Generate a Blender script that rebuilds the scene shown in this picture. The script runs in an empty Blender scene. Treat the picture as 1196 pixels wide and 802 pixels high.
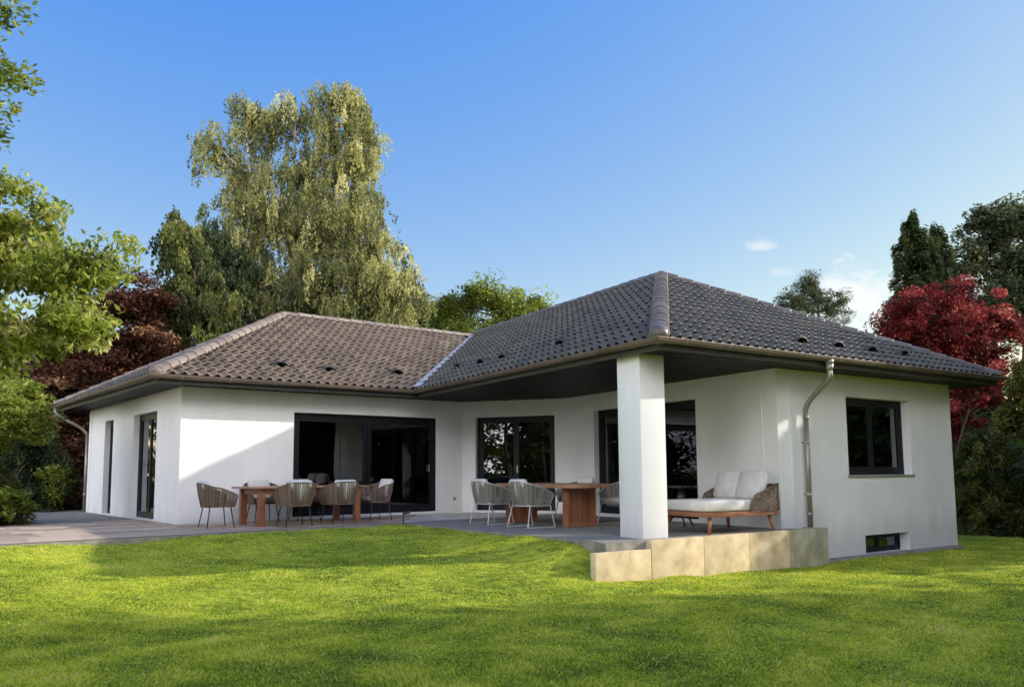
import bpy, bmesh, math, random
import numpy as np
from mathutils import Vector, Matrix
random.seed(7); rng=np.random.default_rng(7)
scene=bpy.context.scene; C=scene.collection
V3=lambda *a: np.array(a,float)
# ------------------------------------------------------------------ survey of the site (metres, z=0 is the terrace)
EYE=0.9924; FPX=939.53
CR=V3(.99997258,.00072326,-.00737064); CU=V3(.00740604,-.09765493,.99519278); CF=V3(0,.99522007,.09765761)
def at(u,v,Y):
    D=CF+CR*(u-598)/FPX+CU*(458.34-v)/FPX; D=D*Y/D[1]; D[2]+=EYE; return D
P=[np.array(q) for q in [(-11.5846,22.0164),(-6.6427,16.0951),(-1.2583,20.2351),(1.3025,19.3209),(4.5688,13.8473),(9.2688,16.9946)]]
H=2.75; ZE=2.871
E0,E1,E2,E3,E4=[np.array(q) for q in [(-12.546,22.103),(-6.747,15.154),(-2.219,18.635),(2.111,11.380),(10.216,16.807)]]
R1=V3(-6.172,21.528,5.248); R3=V3(3.449,18.146,5.433); VT=V3(-1.226,25.331,5.248)
W=np.array((-.51244,.85873)); TA=np.array((.79275,.60954)); TG=(P[5]-P[4])/np.linalg.norm(P[5]-P[4]); NG=np.array((TG[1],-TG[0]))
TC=-W; NC=np.array((TC[1],-TC[0])); NA=np.array((TA[1],-TA[0]))
def inter(a,t,b,u):
    s=np.linalg.solve(np.array([[t[0],-u[0]],[t[1],-u[1]]]),b-a); return a+t*s[0]
# ------------------------------------------------------------------ materials
def mat(name): 
    m=bpy.data.materials.new(name); m.use_nodes=True; nt=m.node_tree; nt.nodes.clear(); return m,nt
def N(nt,t,**k):
    n=nt.nodes.new(t)
    for a,b in k.items():
        if a.startswith('i_'):
            key=a[2:]; key=int(key) if key.isdigit() else key.replace('_',' ')
            n.inputs[key].default_value=b
        else: setattr(n,a,b)
    return n
def L(nt,a,ao,b,bi): nt.links.new(a.outputs[ao],b.inputs[bi])
def ramp(nt,stops,interp='LINEAR'):
    r=nt.nodes.new('ShaderNodeValToRGB'); r.color_ramp.interpolation=interp
    while len(r.color_ramp.elements)<len(stops): r.color_ramp.elements.new(.5)
    for e,(p,c) in zip(r.color_ramp.elements,stops): e.position=p; e.color=(*c,1)
    return r
def surf(name,stops,scale=3,rough=.8,bump=.0,bscale=60,spec=.5,metal=0,detail=6,stretch=None,tint=0,rough2=None,coat=0,tintspread=1.0):
    m,nt=mat(name); out=N(nt,'ShaderNodeOutputMaterial'); p=N(nt,'ShaderNodeBsdfPrincipled'); L(nt,p,0,out,0)
    tc=N(nt,'ShaderNodeTexCoord'); src=(tc,'Object')
    if stretch: mp=N(nt,'ShaderNodeMapping'); mp.inputs['Scale'].default_value=stretch; L(nt,tc,'Object',mp,0); src=(mp,0)
    no=N(nt,'ShaderNodeTexNoise'); no.inputs['Scale'].default_value=scale; no.inputs['Detail'].default_value=detail; L(nt,src[0],src[1],no,'Vector')
    r=ramp(nt,stops); 
    if tint:
        at_=N(nt,'ShaderNodeAttribute',attribute_name='tint'); ma=N(nt,'ShaderNodeMath',operation='MULTIPLY_ADD'); ma.inputs[1].default_value=tint
        mb=N(nt,'ShaderNodeMath',operation='MULTIPLY_ADD'); mb.inputs[1].default_value=1-tint; mb.inputs[2].default_value=0
        L(nt,no,0,mb,0); L(nt,at_,'Fac',ma,0); L(nt,mb,0,ma,2); L(nt,ma,0,r,0)
    else: L(nt,no,0,r,0)
    L(nt,r,0,p,'Base Color'); p.inputs['Roughness'].default_value=rough; p.inputs['Metallic'].default_value=metal
    p.inputs['Specular IOR Level'].default_value=spec; p.inputs['Coat Weight'].default_value=coat
    if rough2 is not None:
        mr=N(nt,'ShaderNodeMapRange'); mr.inputs['To Min'].default_value=rough; mr.inputs['To Max'].default_value=rough2; L(nt,no,0,mr,0); L(nt,mr,0,p,'Roughness')
    if bump:
        n2=N(nt,'ShaderNodeTexNoise'); n2.inputs['Scale'].default_value=bscale; n2.inputs['Detail'].default_value=4; L(nt,src[0],src[1],n2,'Vector')
        b=N(nt,'ShaderNodeBump'); b.inputs['Strength'].default_value=bump; b.inputs['Distance'].default_value=.01; L(nt,n2,0,b,'Height'); L(nt,b,0,p,'Normal')
    return m
def leafmat(name,stops,trans=.45,rough=.55,spec=.25,up=0):
    m,nt=mat(name); out=N(nt,'ShaderNodeOutputMaterial'); p=N(nt,'ShaderNodeBsdfPrincipled'); t=N(nt,'ShaderNodeBsdfTranslucent'); mx=N(nt,'ShaderNodeMixShader')
    a=N(nt,'ShaderNodeAttribute',attribute_name='tint'); r=ramp(nt,stops); L(nt,a,'Fac',r,0)
    hs=N(nt,'ShaderNodeHueSaturation'); hs.inputs['Value'].default_value=1.35; L(nt,r,0,hs,'Color')
    L(nt,r,0,p,'Base Color'); L(nt,hs,0,t,'Color'); p.inputs['Roughness'].default_value=rough; p.inputs['Specular IOR Level'].default_value=spec
    
    if up:
        g=N(nt,'ShaderNodeNewGeometry'); sc_=N(nt,'ShaderNodeVectorMath',operation='SCALE'); sc_.inputs['Scale'].default_value=1-up; L(nt,g,'Normal',sc_,0)
        ad=N(nt,'ShaderNodeVectorMath',operation='ADD'); ad.inputs[1].default_value=(0,0,up); L(nt,sc_,0,ad,0); nm=N(nt,'ShaderNodeVectorMath',operation='NORMALIZE'); L(nt,ad,0,nm,0); L(nt,nm,0,p,'Normal'); L(nt,nm,0,t,'Normal')
    mx.inputs[0].default_value=trans; L(nt,p,0,mx,1); L(nt,t,0,mx,2); L(nt,mx,0,out,0); return m
def glassmat(name,tr,gl=1.0,base=.04):
    m,nt=mat(name); out=N(nt,'ShaderNodeOutputMaterial'); t=N(nt,'ShaderNodeBsdfTransparent'); g=N(nt,'ShaderNodeBsdfGlossy'); mx=N(nt,'ShaderNodeMixShader')
    t.inputs[0].default_value=(tr*.93,tr*.97,tr,1); g.inputs['Roughness'].default_value=.004; g.inputs[0].default_value=(.9,.95,1,1)
    tc=N(nt,'ShaderNodeTexCoord'); no=N(nt,'ShaderNodeTexNoise'); no.inputs['Scale'].default_value=1.1; no.inputs['Detail'].default_value=1; L(nt,tc,'Object',no,'Vector')
    b=N(nt,'ShaderNodeBump'); b.inputs['Strength'].default_value=.12; b.inputs['Distance'].default_value=.02; L(nt,no,0,b,'Height'); L(nt,b,0,g,'Normal')
    f=N(nt,'ShaderNodeFresnel'); f.inputs[0].default_value=1.52; ma=N(nt,'ShaderNodeMath',operation='MULTIPLY_ADD',use_clamp=True); ma.inputs[1].default_value=gl; ma.inputs[2].default_value=base
    L(nt,f,0,ma,0); L(nt,ma,0,mx,0); L(nt,t,0,mx,1); L(nt,g,0,mx,2); L(nt,mx,0,out,0); return m
M={}
M['stucco']=surf('white_stucco',[(.25,(.73,.73,.745)),(.5,(.78,.78,.795)),(.8,(.81,.81,.825))],scale=.9,rough=.92,bump=.55,bscale=95,spec=.2)
def grime(m):
    nt=m.node_tree; p=[n for n in nt.nodes if n.type=='BSDF_PRINCIPLED'][0]; src=p.inputs['Base Color'].links[0].from_socket
    tc=N(nt,'ShaderNodeTexCoord'); sp=N(nt,'ShaderNodeSeparateXYZ'); L(nt,tc,'Object',sp,0); n=N(nt,'ShaderNodeTexNoise'); n.inputs['Scale'].default_value=2.6; n.inputs['Detail'].default_value=7; mp=N(nt,'ShaderNodeMapping'); mp.inputs['Scale'].default_value=(1,1,.25); L(nt,tc,'Object',mp,0); L(nt,mp,0,n,'Vector')
    ms=N(nt,'ShaderNodeMath',operation='MULTIPLY_ADD'); ms.inputs[1].default_value=.9; L(nt,n,0,ms,0); L(nt,sp,'Z',ms,2)
    mr=N(nt,'ShaderNodeMapRange'); mr.interpolation_type='SMOOTHSTEP'; mr.inputs['From Min'].default_value=.12; mr.inputs['From Max'].default_value=.75; mr.inputs['To Min'].default_value=.80; mr.inputs['To Max'].default_value=1; L(nt,ms,0,mr,0)
    n3=N(nt,'ShaderNodeTexNoise'); n3.inputs['Scale'].default_value=1.4; n3.inputs['Detail'].default_value=5; mp3=N(nt,'ShaderNodeMapping'); mp3.inputs['Scale'].default_value=(3,3,.15); L(nt,tc,'Object',mp3,0); L(nt,mp3,0,n3,'Vector')
    m3=N(nt,'ShaderNodeMapRange'); m3.inputs['From Min'].default_value=.3; m3.inputs['From Max'].default_value=.7; m3.inputs['To Min'].default_value=.955; m3.inputs['To Max'].default_value=1.0; L(nt,n3,0,m3,0)
    mu=N(nt,'ShaderNodeMath',operation='MULTIPLY'); L(nt,mr,0,mu,0); L(nt,m3,0,mu,1)
    vm=N(nt,'ShaderNodeVectorMath',operation='SCALE'); nt.links.new(src,vm.inputs[0]); L(nt,mu,0,vm,'Scale'); L(nt,vm,0,p,'Base Color')
grime(M['stucco'])
M['reveal']=surf('reveal_stucco',[(.3,(.62,.62,.62)),(.7,(.7,.7,.7))],scale=2,rough=.92,bump=.3,bscale=90,spec=.2)
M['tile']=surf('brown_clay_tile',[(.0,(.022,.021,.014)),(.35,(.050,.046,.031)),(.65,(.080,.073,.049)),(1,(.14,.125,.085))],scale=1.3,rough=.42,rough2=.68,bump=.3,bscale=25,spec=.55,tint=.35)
M['tile_sunlit']=surf('sunlit_brown_clay_tile',[(.0,(.055,.041,.028)),(.35,(.12,.090,.062)),(.65,(.19,.142,.098)),(1,(.31,.24,.17))],scale=1.6,rough=.5,rough2=.7,bump=.3,bscale=25,spec=.3,tint=.3)  # same tile as the other slopes, sunlight put into a lighter colour
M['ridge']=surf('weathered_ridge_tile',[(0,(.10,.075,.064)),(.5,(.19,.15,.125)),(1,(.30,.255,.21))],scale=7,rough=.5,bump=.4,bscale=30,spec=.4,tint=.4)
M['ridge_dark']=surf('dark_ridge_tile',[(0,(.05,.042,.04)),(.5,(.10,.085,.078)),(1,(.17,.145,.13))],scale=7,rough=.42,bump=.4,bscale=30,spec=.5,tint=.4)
M['gap']=surf('shaded_gap_under_tile_lip',[(.3,(.008,.007,.006)),(.7,(.016,.013,.011))],scale=5,rough=.9,spec=.1)  # tile front faces coloured near-black as the shade below each lip
M['lead']=surf('grey_lead_flashing',[(.3,(.35,.35,.35)),(.7,(.5,.5,.49))],scale=4,rough=.5,metal=.3,bump=.2,bscale=20)
M['gutter']=surf('weathered_copper_gutter',[(.2,(.10,.082,.068)),(.5,(.17,.13,.105)),(.8,(.28,.19,.145))],scale=1.7,rough=.42,metal=.55,bump=.15,bscale=14)
M['zinc']=surf('weathered_zinc_pipe',[(.25,(.20,.185,.16)),(.5,(.28,.265,.24)),(.8,(.36,.34,.31))],scale=3.5,rough=.45,metal=.6,bump=.12,bscale=18)
M['fascia']=surf('dark_green_grey_fascia',[(.3,(.022,.022,.020)),(.7,(.04,.038,.033))],scale=3,rough=.6,bump=.2,bscale=30)
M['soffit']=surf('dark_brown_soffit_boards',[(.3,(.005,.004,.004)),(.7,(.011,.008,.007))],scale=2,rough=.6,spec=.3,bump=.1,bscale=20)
M['frame']=surf('anthracite_frame',[(.3,(.004,.005,.008)),(.7,(.007,.008,.013))],scale=4,rough=.45,bump=.05,bscale=80,spec=.3)
M['metal']=surf('brushed_metal',[(.3,(.45,.45,.45)),(.7,(.6,.6,.6))],scale=10,rough=.35,metal=.9)
M['sill']=surf('grey_stone_sill',[(.3,(.20,.195,.185)),(.7,(.28,.27,.255))],scale=12,rough=.6,bump=.2,bscale=90)
M['glass']=glassmat('tinted_window_glass',.36,1.8,.03)
M['glass_dark']=glassmat('dark_window_glass',.22,1.9,.03)
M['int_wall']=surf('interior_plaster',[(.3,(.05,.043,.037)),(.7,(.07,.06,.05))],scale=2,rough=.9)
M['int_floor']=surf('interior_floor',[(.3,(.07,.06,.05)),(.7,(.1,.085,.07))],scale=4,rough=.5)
M['curtain']=surf('beige_curtain',[(.3,(.34,.29,.24)),(.7,(.5,.44,.37))],scale=9,rough=.9,stretch=(6,6,.3))
M['lampshade']=surf('beige_lampshade',[(.3,(.62,.44,.30)),(.7,(.74,.56,.40))],scale=5,rough=.8)
M['teak']=surf('oiled_teak',[(.2,(.15,.052,.026)),(.5,(.29,.115,.058)),(.8,(.40,.18,.095))],scale=6,rough=.5,bump=.15,bscale=30,stretch=(6,6,.7),tint=.35)
M['teak_dark']=surf('shadowed_teak',[(.3,(.03,.012,.007)),(.7,(.06,.024,.014))],scale=6,rough=.7)  # pedestal backing, shade between the slats put into the colour
M['teak_top']=surf('weathered_teak_top',[(.2,(.20,.085,.045)),(.5,(.33,.17,.095)),(.8,(.44,.26,.15))],scale=7,rough=.5,bump=.15,bscale=30,stretch=(3,1,3),tint=.35)
M['rope']=surf('brown_grey_rope',[(.2,(.085,.055,.040)),(.5,(.175,.12,.09)),(.8,(.28,.205,.16))],scale=60,rough=.85,bump=.5,bscale=180,tint=.5)
M['rope_grey']=surf('grey_rope',[(.2,(.13,.12,.105)),(.5,(.22,.205,.185)),(.8,(.32,.30,.275))],scale=60,rough=.85,bump=.5,bscale=180,tint=.5)
M['wicker']=surf('dark_brown_wicker',[(.2,(.05,.033,.025)),(.5,(.13,.085,.065)),(.8,(.23,.16,.125))],scale=90,rough=.7,bump=.5,bscale=200,tint=.5)
M['darkmetal']=surf('dark_grey_metal',[(.3,(.03,.03,.032)),(.7,(.055,.055,.058))],scale=8,rough=.4,metal=.4)
M['lightmetal']=surf('light_grey_metal',[(.3,(.42,.42,.41)),(.7,(.55,.55,.54))],scale=8,rough=.35,metal=.2)
M['cushion']=surf('light_grey_cushion',[(.3,(.50,.485,.465)),(.7,(.62,.60,.58))],scale=5,rough=.95,bump=.35,bscale=120,spec=.1)
M['cream']=surf('off_white_mattress',[(.3,(.68,.655,.61)),(.7,(.78,.76,.72))],scale=4,rough=.95,bump=.3,bscale=90,spec=.1)
M['taupe']=surf('taupe_cushion',[(.3,(.27,.235,.21)),(.7,(.38,.335,.30))],scale=5,rough=.95,bump=.3,bscale=120,spec=.1)
M['black']=surf('black_lacquer',[(.3,(.008,.008,.009)),(.7,(.016,.016,.017))],scale=6,rough=.25)
M['block']=surf('sandy_concrete_block',[(.2,(.40,.30,.18)),(.42,(.60,.465,.285)),(.56,(.69,.55,.355)),(.8,(.77,.65,.46))],scale=4.2,rough=.9,bump=.5,bscale=70,spec=.15,detail=9)
M['block_shaded']=surf('shaded_grey_concrete_block',[(.2,(.20,.20,.13)),(.45,(.33,.31,.22)),(.6,(.42,.39,.30)),(.85,(.53,.48,.38))],scale=3.2,rough=.9,bump=.35,bscale=70,spec=.15,detail=9)  # same concrete for the last block, shade put into a greyer colour
M['kerb']=surf('old_concrete_kerb',[(.2,(.14,.135,.11)),(.5,(.24,.225,.19)),(.8,(.33,.31,.27))],scale=6,rough=.9,bump=.6,bscale=30)
M['soil']=surf('dark_garden_soil',[(.2,(.012,.009,.006)),(.5,(.03,.022,.014)),(.8,(.06,.045,.03))],scale=6,rough=.95,bump=.8,bscale=25)
M['bark']=surf('brown_bark',[(.2,(.025,.018,.013)),(.5,(.07,.052,.038)),(.8,(.13,.10,.075))],scale=6,rough=.9,bump=.8,bscale=14,stretch=(3,3,.6))
M['birch_bark']=surf('white_birch_bark',[(.36,(.05,.045,.04)),(.46,(.30,.28,.25)),(.7,(.48,.45,.41))],scale=5,rough=.8,bump=.3,bscale=14,stretch=(1,1,2.2))
M['dirtgap']=surf('paving_joint',[(.3,(.03,.028,.02)),(.7,(.07,.06,.045))],scale=9,rough=.95)
# paving slabs: a tint per slab
M['slab']=surf('natural_stone_slab',[(.1,(.20,.16,.125)),(.35,(.37,.29,.225)),(.6,(.50,.385,.285)),(.9,(.62,.48,.34))],scale=2.6,rough=.82,bump=.35,bscale=35,tint=.5,spec=.3)
M['slab_grey']=surf('grey_porcelain_slab',[(.1,(.42,.405,.385)),(.4,(.57,.55,.51)),(.7,(.68,.65,.60)),(.95,(.78,.74,.67))],scale=2.6,rough=.7,bump=.25,bscale=35,tint=.4,spec=.35)
# lawn soil under the blades
def lawnmat():
    m,nt=mat('lawn_turf'); out=N(nt,'ShaderNodeOutputMaterial'); p=N(nt,'ShaderNodeBsdfPrincipled'); L(nt,p,0,out,0)
    tc=N(nt,'ShaderNodeTexCoord')
    def nz(sc,det,rg,stretch=None):
        n=N(nt,'ShaderNodeTexNoise'); n.inputs['Scale'].default_value=sc; n.inputs['Detail'].default_value=det; n.inputs['Roughness'].default_value=rg
        if stretch: mp=N(nt,'ShaderNodeMapping'); mp.inputs['Rotation'].default_value=(0,0,.5); mp.inputs['Scale'].default_value=stretch; L(nt,tc,'Object',mp,0); L(nt,mp,0,n,'Vector')
        else: L(nt,tc,'Object',n,'Vector')
        return n
    a=nz(.55,3,.5); b_=nz(5,7,.7,(1,2.2,1)); c=nz(60,4,.7)
    m1=N(nt,'ShaderNodeMath',operation='MULTIPLY'); m1.inputs[1].default_value=.25; L(nt,a,0,m1,0)
    m2=N(nt,'ShaderNodeMath',operation='MULTIPLY_ADD'); m2.inputs[1].default_value=.60; L(nt,b_,0,m2,0); L(nt,m1,0,m2,2)
    m3=N(nt,'ShaderNodeMath',operation='MULTIPLY_ADD'); m3.inputs[1].default_value=.15; L(nt,c,0,m3,0); L(nt,m2,0,m3,2)
    r=ramp(nt,[(.36,(.055,.10,.020)),(.45,(.24,.30,.030)),(.54,(.45,.49,.050)),(.64,(.62,.61,.10))]); L(nt,m3,0,r,0); L(nt,r,0,p,'Base Color'); p.inputs['Roughness'].default_value=.95
    p.inputs['Specular IOR Level'].default_value=.05
    bb=N(nt,'ShaderNodeBump'); bb.inputs['Strength'].default_value=.75; bb.inputs['Distance'].default_value=.035; L(nt,b_,0,bb,'Height')
    b2=N(nt,'ShaderNodeBump'); b2.inputs['Strength'].default_value=.6; b2.inputs['Distance'].default_value=.012; L(nt,c,0,b2,'Height'); L(nt,bb,0,b2,'Normal'); L(nt,b2,0,p,'Normal'); return m
M['lawn']=lawnmat()
M['grass']=leafmat('grass_blades',[(0,(.04,.085,.022)),(.3,(.19,.28,.035)),(.6,(.45,.52,.048)),(.85,(.66,.68,.10)),(1,(.64,.56,.24))],trans=.45,rough=.6,spec=.2,up=.0)
LF={}
LF['birch']=leafmat('birch_leaves',[(0,(.05,.06,.026)),(.5,(.19,.20,.065)),(.8,(.36,.35,.115)),(1,(.50,.47,.22))],trans=.4)
LF['dark']=leafmat('dark_conifer_needles',[(0,(.014,.024,.011)),(.5,(.045,.068,.026)),(1,(.13,.16,.055))],trans=.25)
LF['olive']=leafmat('olive_conifer_needles',[(0,(.022,.032,.010)),(.5,(.085,.105,.022)),(1,(.28,.28,.06))],trans=.3)
LF['purple']=leafmat('purple_leaves',[(0,(.022,.010,.007)),(.5,(.085,.033,.020)),(.85,(.21,.095,.05)),(1,(.36,.21,.12))],trans=.3)
LF['red']=leafmat('red_maple_leaves',[(0,(.05,.010,.009)),(.45,(.19,.025,.024)),(.8,(.40,.065,.06)),(1,(.52,.19,.15))],trans=.35)
LF['yellow']=leafmat('yellow_green_leaves',[(0,(.06,.08,.018)),(.45,(.18,.23,.03)),(.85,(.38,.42,.08)),(1,(.60,.56,.25))],trans=.45)
LF['green']=leafmat('green_leaves',[(0,(.025,.045,.010)),(.5,(.07,.11,.020)),(1,(.18,.21,.045))],trans=.4)
LF['greygreen']=leafmat('grey_green_leaves',[(0,(.03,.042,.022)),(.5,(.085,.105,.052)),(1,(.22,.23,.12))],trans=.3)
# ------------------------------------------------------------------ object helpers
OFF={}
def thing(name,label,cat,loc=(0,0,0),group=None,rz=0.0):
    o=bpy.data.objects.new(name,None); C.objects.link(o); o.location=loc; o.rotation_euler=(0,0,rz); o.empty_display_size=.3
    if label: o['label']=label
    if cat: o['category']=cat
    if group: o['group']=group
    OFF[o.name]=V3(*loc); return o
def tag(o,label=None,cat=None,group=None,kind=None):
    if label:o['label']=label
    if cat:o['category']=cat
    if group:o['group']=group
    if kind:o['kind']=kind
    return o
class MB:
    def __init__(s): s.v=[]; s.f=[]; s.t=[]; s.sm=[]
    def add(s,vs,fs,tint=.5,smooth=False):
        b=len(s.v); s.v+= [tuple(float(c) for c in q) for q in vs]
        for f in fs: s.f.append([b+i for i in f]); s.t.append(tint); s.sm.append(smooth)
    def box(s,c,size,ax=(1,0),tint=.5,bev=0):
        c=np.array(c,float); t=V3(ax[0],ax[1],0); t/=np.linalg.norm(t); n=V3(-t[1],t[0],0); u=V3(0,0,1); h=np.array(size)/2
        if bev<=0:
            vs=[c+t*h[0]*i+n*h[1]*j+u*h[2]*k for k in(-1,1) for j in(-1,1) for i in(-1,1)]
            s.add(vs,[(0,2,3,1),(4,5,7,6),(0,1,5,4),(2,6,7,3),(0,4,6,2),(1,3,7,5)],tint)
        else: s.rbox(c,size,ax,bev,tint)
    def rbox(s,c,size,ax=(1,0),r=.03,tint=.5,n=3,up=None,puff=0):
        # rounded box, optional frame (t,n,u) through ax tuple of three vectors
        c=np.array(c,float)
        if up is None: t=V3(ax[0],ax[1],0); t/=np.linalg.norm(t); nn=V3(-t[1],t[0],0); u=V3(0,0,1)
        else: t,nn,u=[np.array(q,float) for q in up]
        bm=bmesh.new(); bmesh.ops.create_cube(bm,size=1.0)
        bmesh.ops.subdivide_edges(bm,edges=bm.edges[:],cuts=5,use_grid_fill=True)
        h=np.array(size)/2; vs=[]
        for v in bm.verts:
            q=np.array([math.copysign((0,h[i_]-r,h[i_]-.3*r,h[i_])[int(round(abs(v.co[i_])*6))],v.co[i_]) for i_ in range(3)])
            core=np.clip(q,-(h-r),(h-r)); dlt=q-core; ln=np.linalg.norm(dlt)
            if ln>1e-9: q=core+dlt/ln*r
            if puff:
                a,b=q[0]/h[0],q[1]/h[1]; q[2]+=np.sign(q[2])*puff*max(0,(1-a*a))*max(0,(1-b*b))*(abs(q[2])/h[2])
            vs.append(c+t*q[0]+nn*q[1]+u*q[2])
        fs=[[v.index for v in f.verts] for f in bm.faces]; bm.free()
        s.add(vs,fs,tint,True)
    def tube(s,pts,r,n=8,tint=.5,cap=True,flat=False):
        pts=[np.array(p,float) for p in pts]; rs=r if hasattr(r,'__len__') else [r]*len(pts); vs=[]; prev=None
        for i,p in enumerate(pts):
            a=pts[max(i-1,0)]; b=pts[min(i+1,len(pts)-1)]; d=b-a; d=d/(np.linalg.norm(d)+1e-9)
            if prev is None: ref=V3(0,0,1) if abs(d[2])<.9 else V3(1,0,0); x=np.cross(d,ref)
            else: x=prev-d*(prev@d)
            x/=np.linalg.norm(x)+1e-9; prev=x; y=np.cross(d,x)
            for k in range(n): th=2*math.pi*k/n; vs.append(p+rs[i]*(math.cos(th)*x+math.sin(th)*y))
        fs=[]
        for i in range(len(pts)-1):
            for k in range(n): fs.append((i*n+k,i*n+(k+1)%n,(i+1)*n+(k+1)%n,(i+1)*n+k))
        if cap: fs.append(tuple(range(n-1,-1,-1))); fs.append(tuple((len(pts)-1)*n+k for k in range(n)))
        s.add(vs,fs,tint,not flat)
    def prism(s,poly,z0,z1,tint=.5):
        n=len(poly); vs=[(*p[:2],z0) for p in poly]+[(*p[:2],z1) for p in poly]
        s.add(vs,[tuple(range(n-1,-1,-1)),tuple(range(n,2*n))]+[(i,(i+1)%n,n+(i+1)%n,n+i) for i in range(n)],tint)
    def build(s,name,m,parent=None,off=None,label=None):
        me=bpy.data.meshes.new(name); o3=OFF.get(parent.name,V3(0,0,0)) if (parent is not None and off is None) else (V3(*off) if off is not None else V3(0,0,0))
        vs=(np.array(s.v)-o3).tolist() if len(s.v) else []
        me.from_pydata(vs,[],s.f); a=me.attributes.new('tint','FLOAT','FACE'); a.data.foreach_set('value',np.array(s.t,dtype=np.float32))
        me.polygons.foreach_set('use_smooth',np.array(s.sm,dtype=bool)); me.materials.append(m); me.update()
        o=bpy.data.objects.new(name,me); C.objects.link(o)
        if parent is not None: o.parent=parent; OFF[o.name]=o3
        if label: o['label']=label
        return o
def spline(pts,n=8):
    pts=[np.array(p,float) for p in pts]; out=[]; q=[pts[0]]+pts+[pts[-1]]
    for i in range(1,len(q)-2):
        for k in range(n):
            t=k/n; a,b,c,d=q[i-1:i+3]; out.append(.5*((2*b)+(c-a)*t+(2*a-5*b+4*c-d)*t*t+(3*b-a-3*c+d)*t**3))
    out.append(pts[-1]); return out
def npmesh(name,verts,k,tint,m,parent=None,off=None,smooth=False):
    """verts (n,k,3): n separate faces of k corners"""
    n=len(verts); me=bpy.data.meshes.new(name); o3=V3(*off) if off is not None else V3(0,0,0)
    v=(verts.reshape(-1,3)-o3).astype(np.float32)
    me.vertices.add(n*k); me.vertices.foreach_set('co',v.ravel()); me.loops.add(n*k); me.loops.foreach_set('vertex_index',np.arange(n*k,dtype=np.int32))
    me.polygons.add(n); me.polygons.foreach_set('loop_start',np.arange(0,n*k,k,dtype=np.int32)); me.polygons.foreach_set('loop_total',np.full(n,k,dtype=np.int32))
    me.update(calc_edges=True); a=me.attributes.new('tint','FLOAT','FACE'); a.data.foreach_set('value',np.clip(tint,0,1).astype(np.float32)); me.materials.append(m)
    o=bpy.data.objects.new(name,me); C.objects.link(o)
    if parent is not None: o.parent=parent
    return o
def copy_thing(root,loc,rz=0,label=None,scale=None):
    r=root.copy(); C.objects.link(r); r.location=loc; r.rotation_euler=(0,0,rz)
    if label: r['label']=label
    if scale: r.scale=scale
    def rec(a,b):
        for ch in list(a.children):
            c=ch.copy(); C.objects.link(c); c.parent=b; rec(ch,c)
    rec(root,r); return r
# ------------------------------------------------------------------ terrain
CP=np.array([(-7.4,11.9,-.03),(-12,8,-.05),(-2.2,16.1,-.03),(-4.8,14,-.03),(-3.4,15.1,-.03),(-.8,14.4,-.05),(-1.15,14.7,-.03),(-.4,13.7,-.035),(.3,12.85,-.015),(.7,12.2,-.02),(.98,11.85,-.05),(1.0,11.25,-.34),(1.5,11.1,-.59),(1.25,11.0,-.58),(3.1,12.25,-.585),(4.2,12.95,-.6),(2.6,10.8,-.6),(4.5,12,-.62),(6.5,13,-.63),(7.3,15.5,-.62),(1.1,10.8,-.52),(1.97,11.4,-.56),(5.3,13.7,-.61),(9.3,16.9,-.63),
 (12,18,-.63),(16,20,-.6),(14,10,-.65),(8,9,-.66),(3,6,-.68),(0,10,-.60),(.2,11.6,-.36),(-3,9,-.55),(-6,7,-.5),(-3,12,-.33),(-1.2,12.6,-.27),(-6,11,-.22),(0,0,-.68),(-9,3,-.6),(-14,0,-.6),(10,0,-.68),(20,8,-.65),(-16,16,-.1),(-14,24,-.1),(-1,22,-.15),(8,24,-.5),(5,8.5,-.65)])
def ground(x,y):
    x=np.asarray(x,float); y=np.asarray(y,float); w=0; s=0
    for cx,cy,cz in CP:
        d=((x-cx)**2+(y-cy)**2+.12)**-1.6; w=w+d; s=s+d*cz
    z=s/w; far=np.clip((np.hypot(x,y-12)-25)/20,0,1); z=z*(1-far)+(-.5)*far
    return z+.012*np.sin(1.7*x+.6*y)*np.cos(1.1*y-.4*x)+.008*np.sin(3.9*x+1.3)*np.sin(3.1*y)
TER=[(-13,7.03),(-7.36,11.85),(-2.2,16.12),(1.17,11.72),(1.28,11.29),(4.95,13.75),(4.75,13.97),(9.2,17.2),(4,26),(-6,30),(-13.2,24.5),(-14.5,22.8),(-10.75,18.3),(-10.1,16),(-13,12.4)]
def inpoly(x,y,poly):
    c=np.zeros(np.shape(x),bool); n=len(poly)
    for i in range(n):
        x1,y1=poly[i]; x2,y2=poly[(i+1)%n]; k=((y1>y)!=(y2>y)); xi=(x2-x1)*(y-y1)/((y2-y1)+1e-12)+x1; c^=k&(x<xi)
    return c
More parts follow.
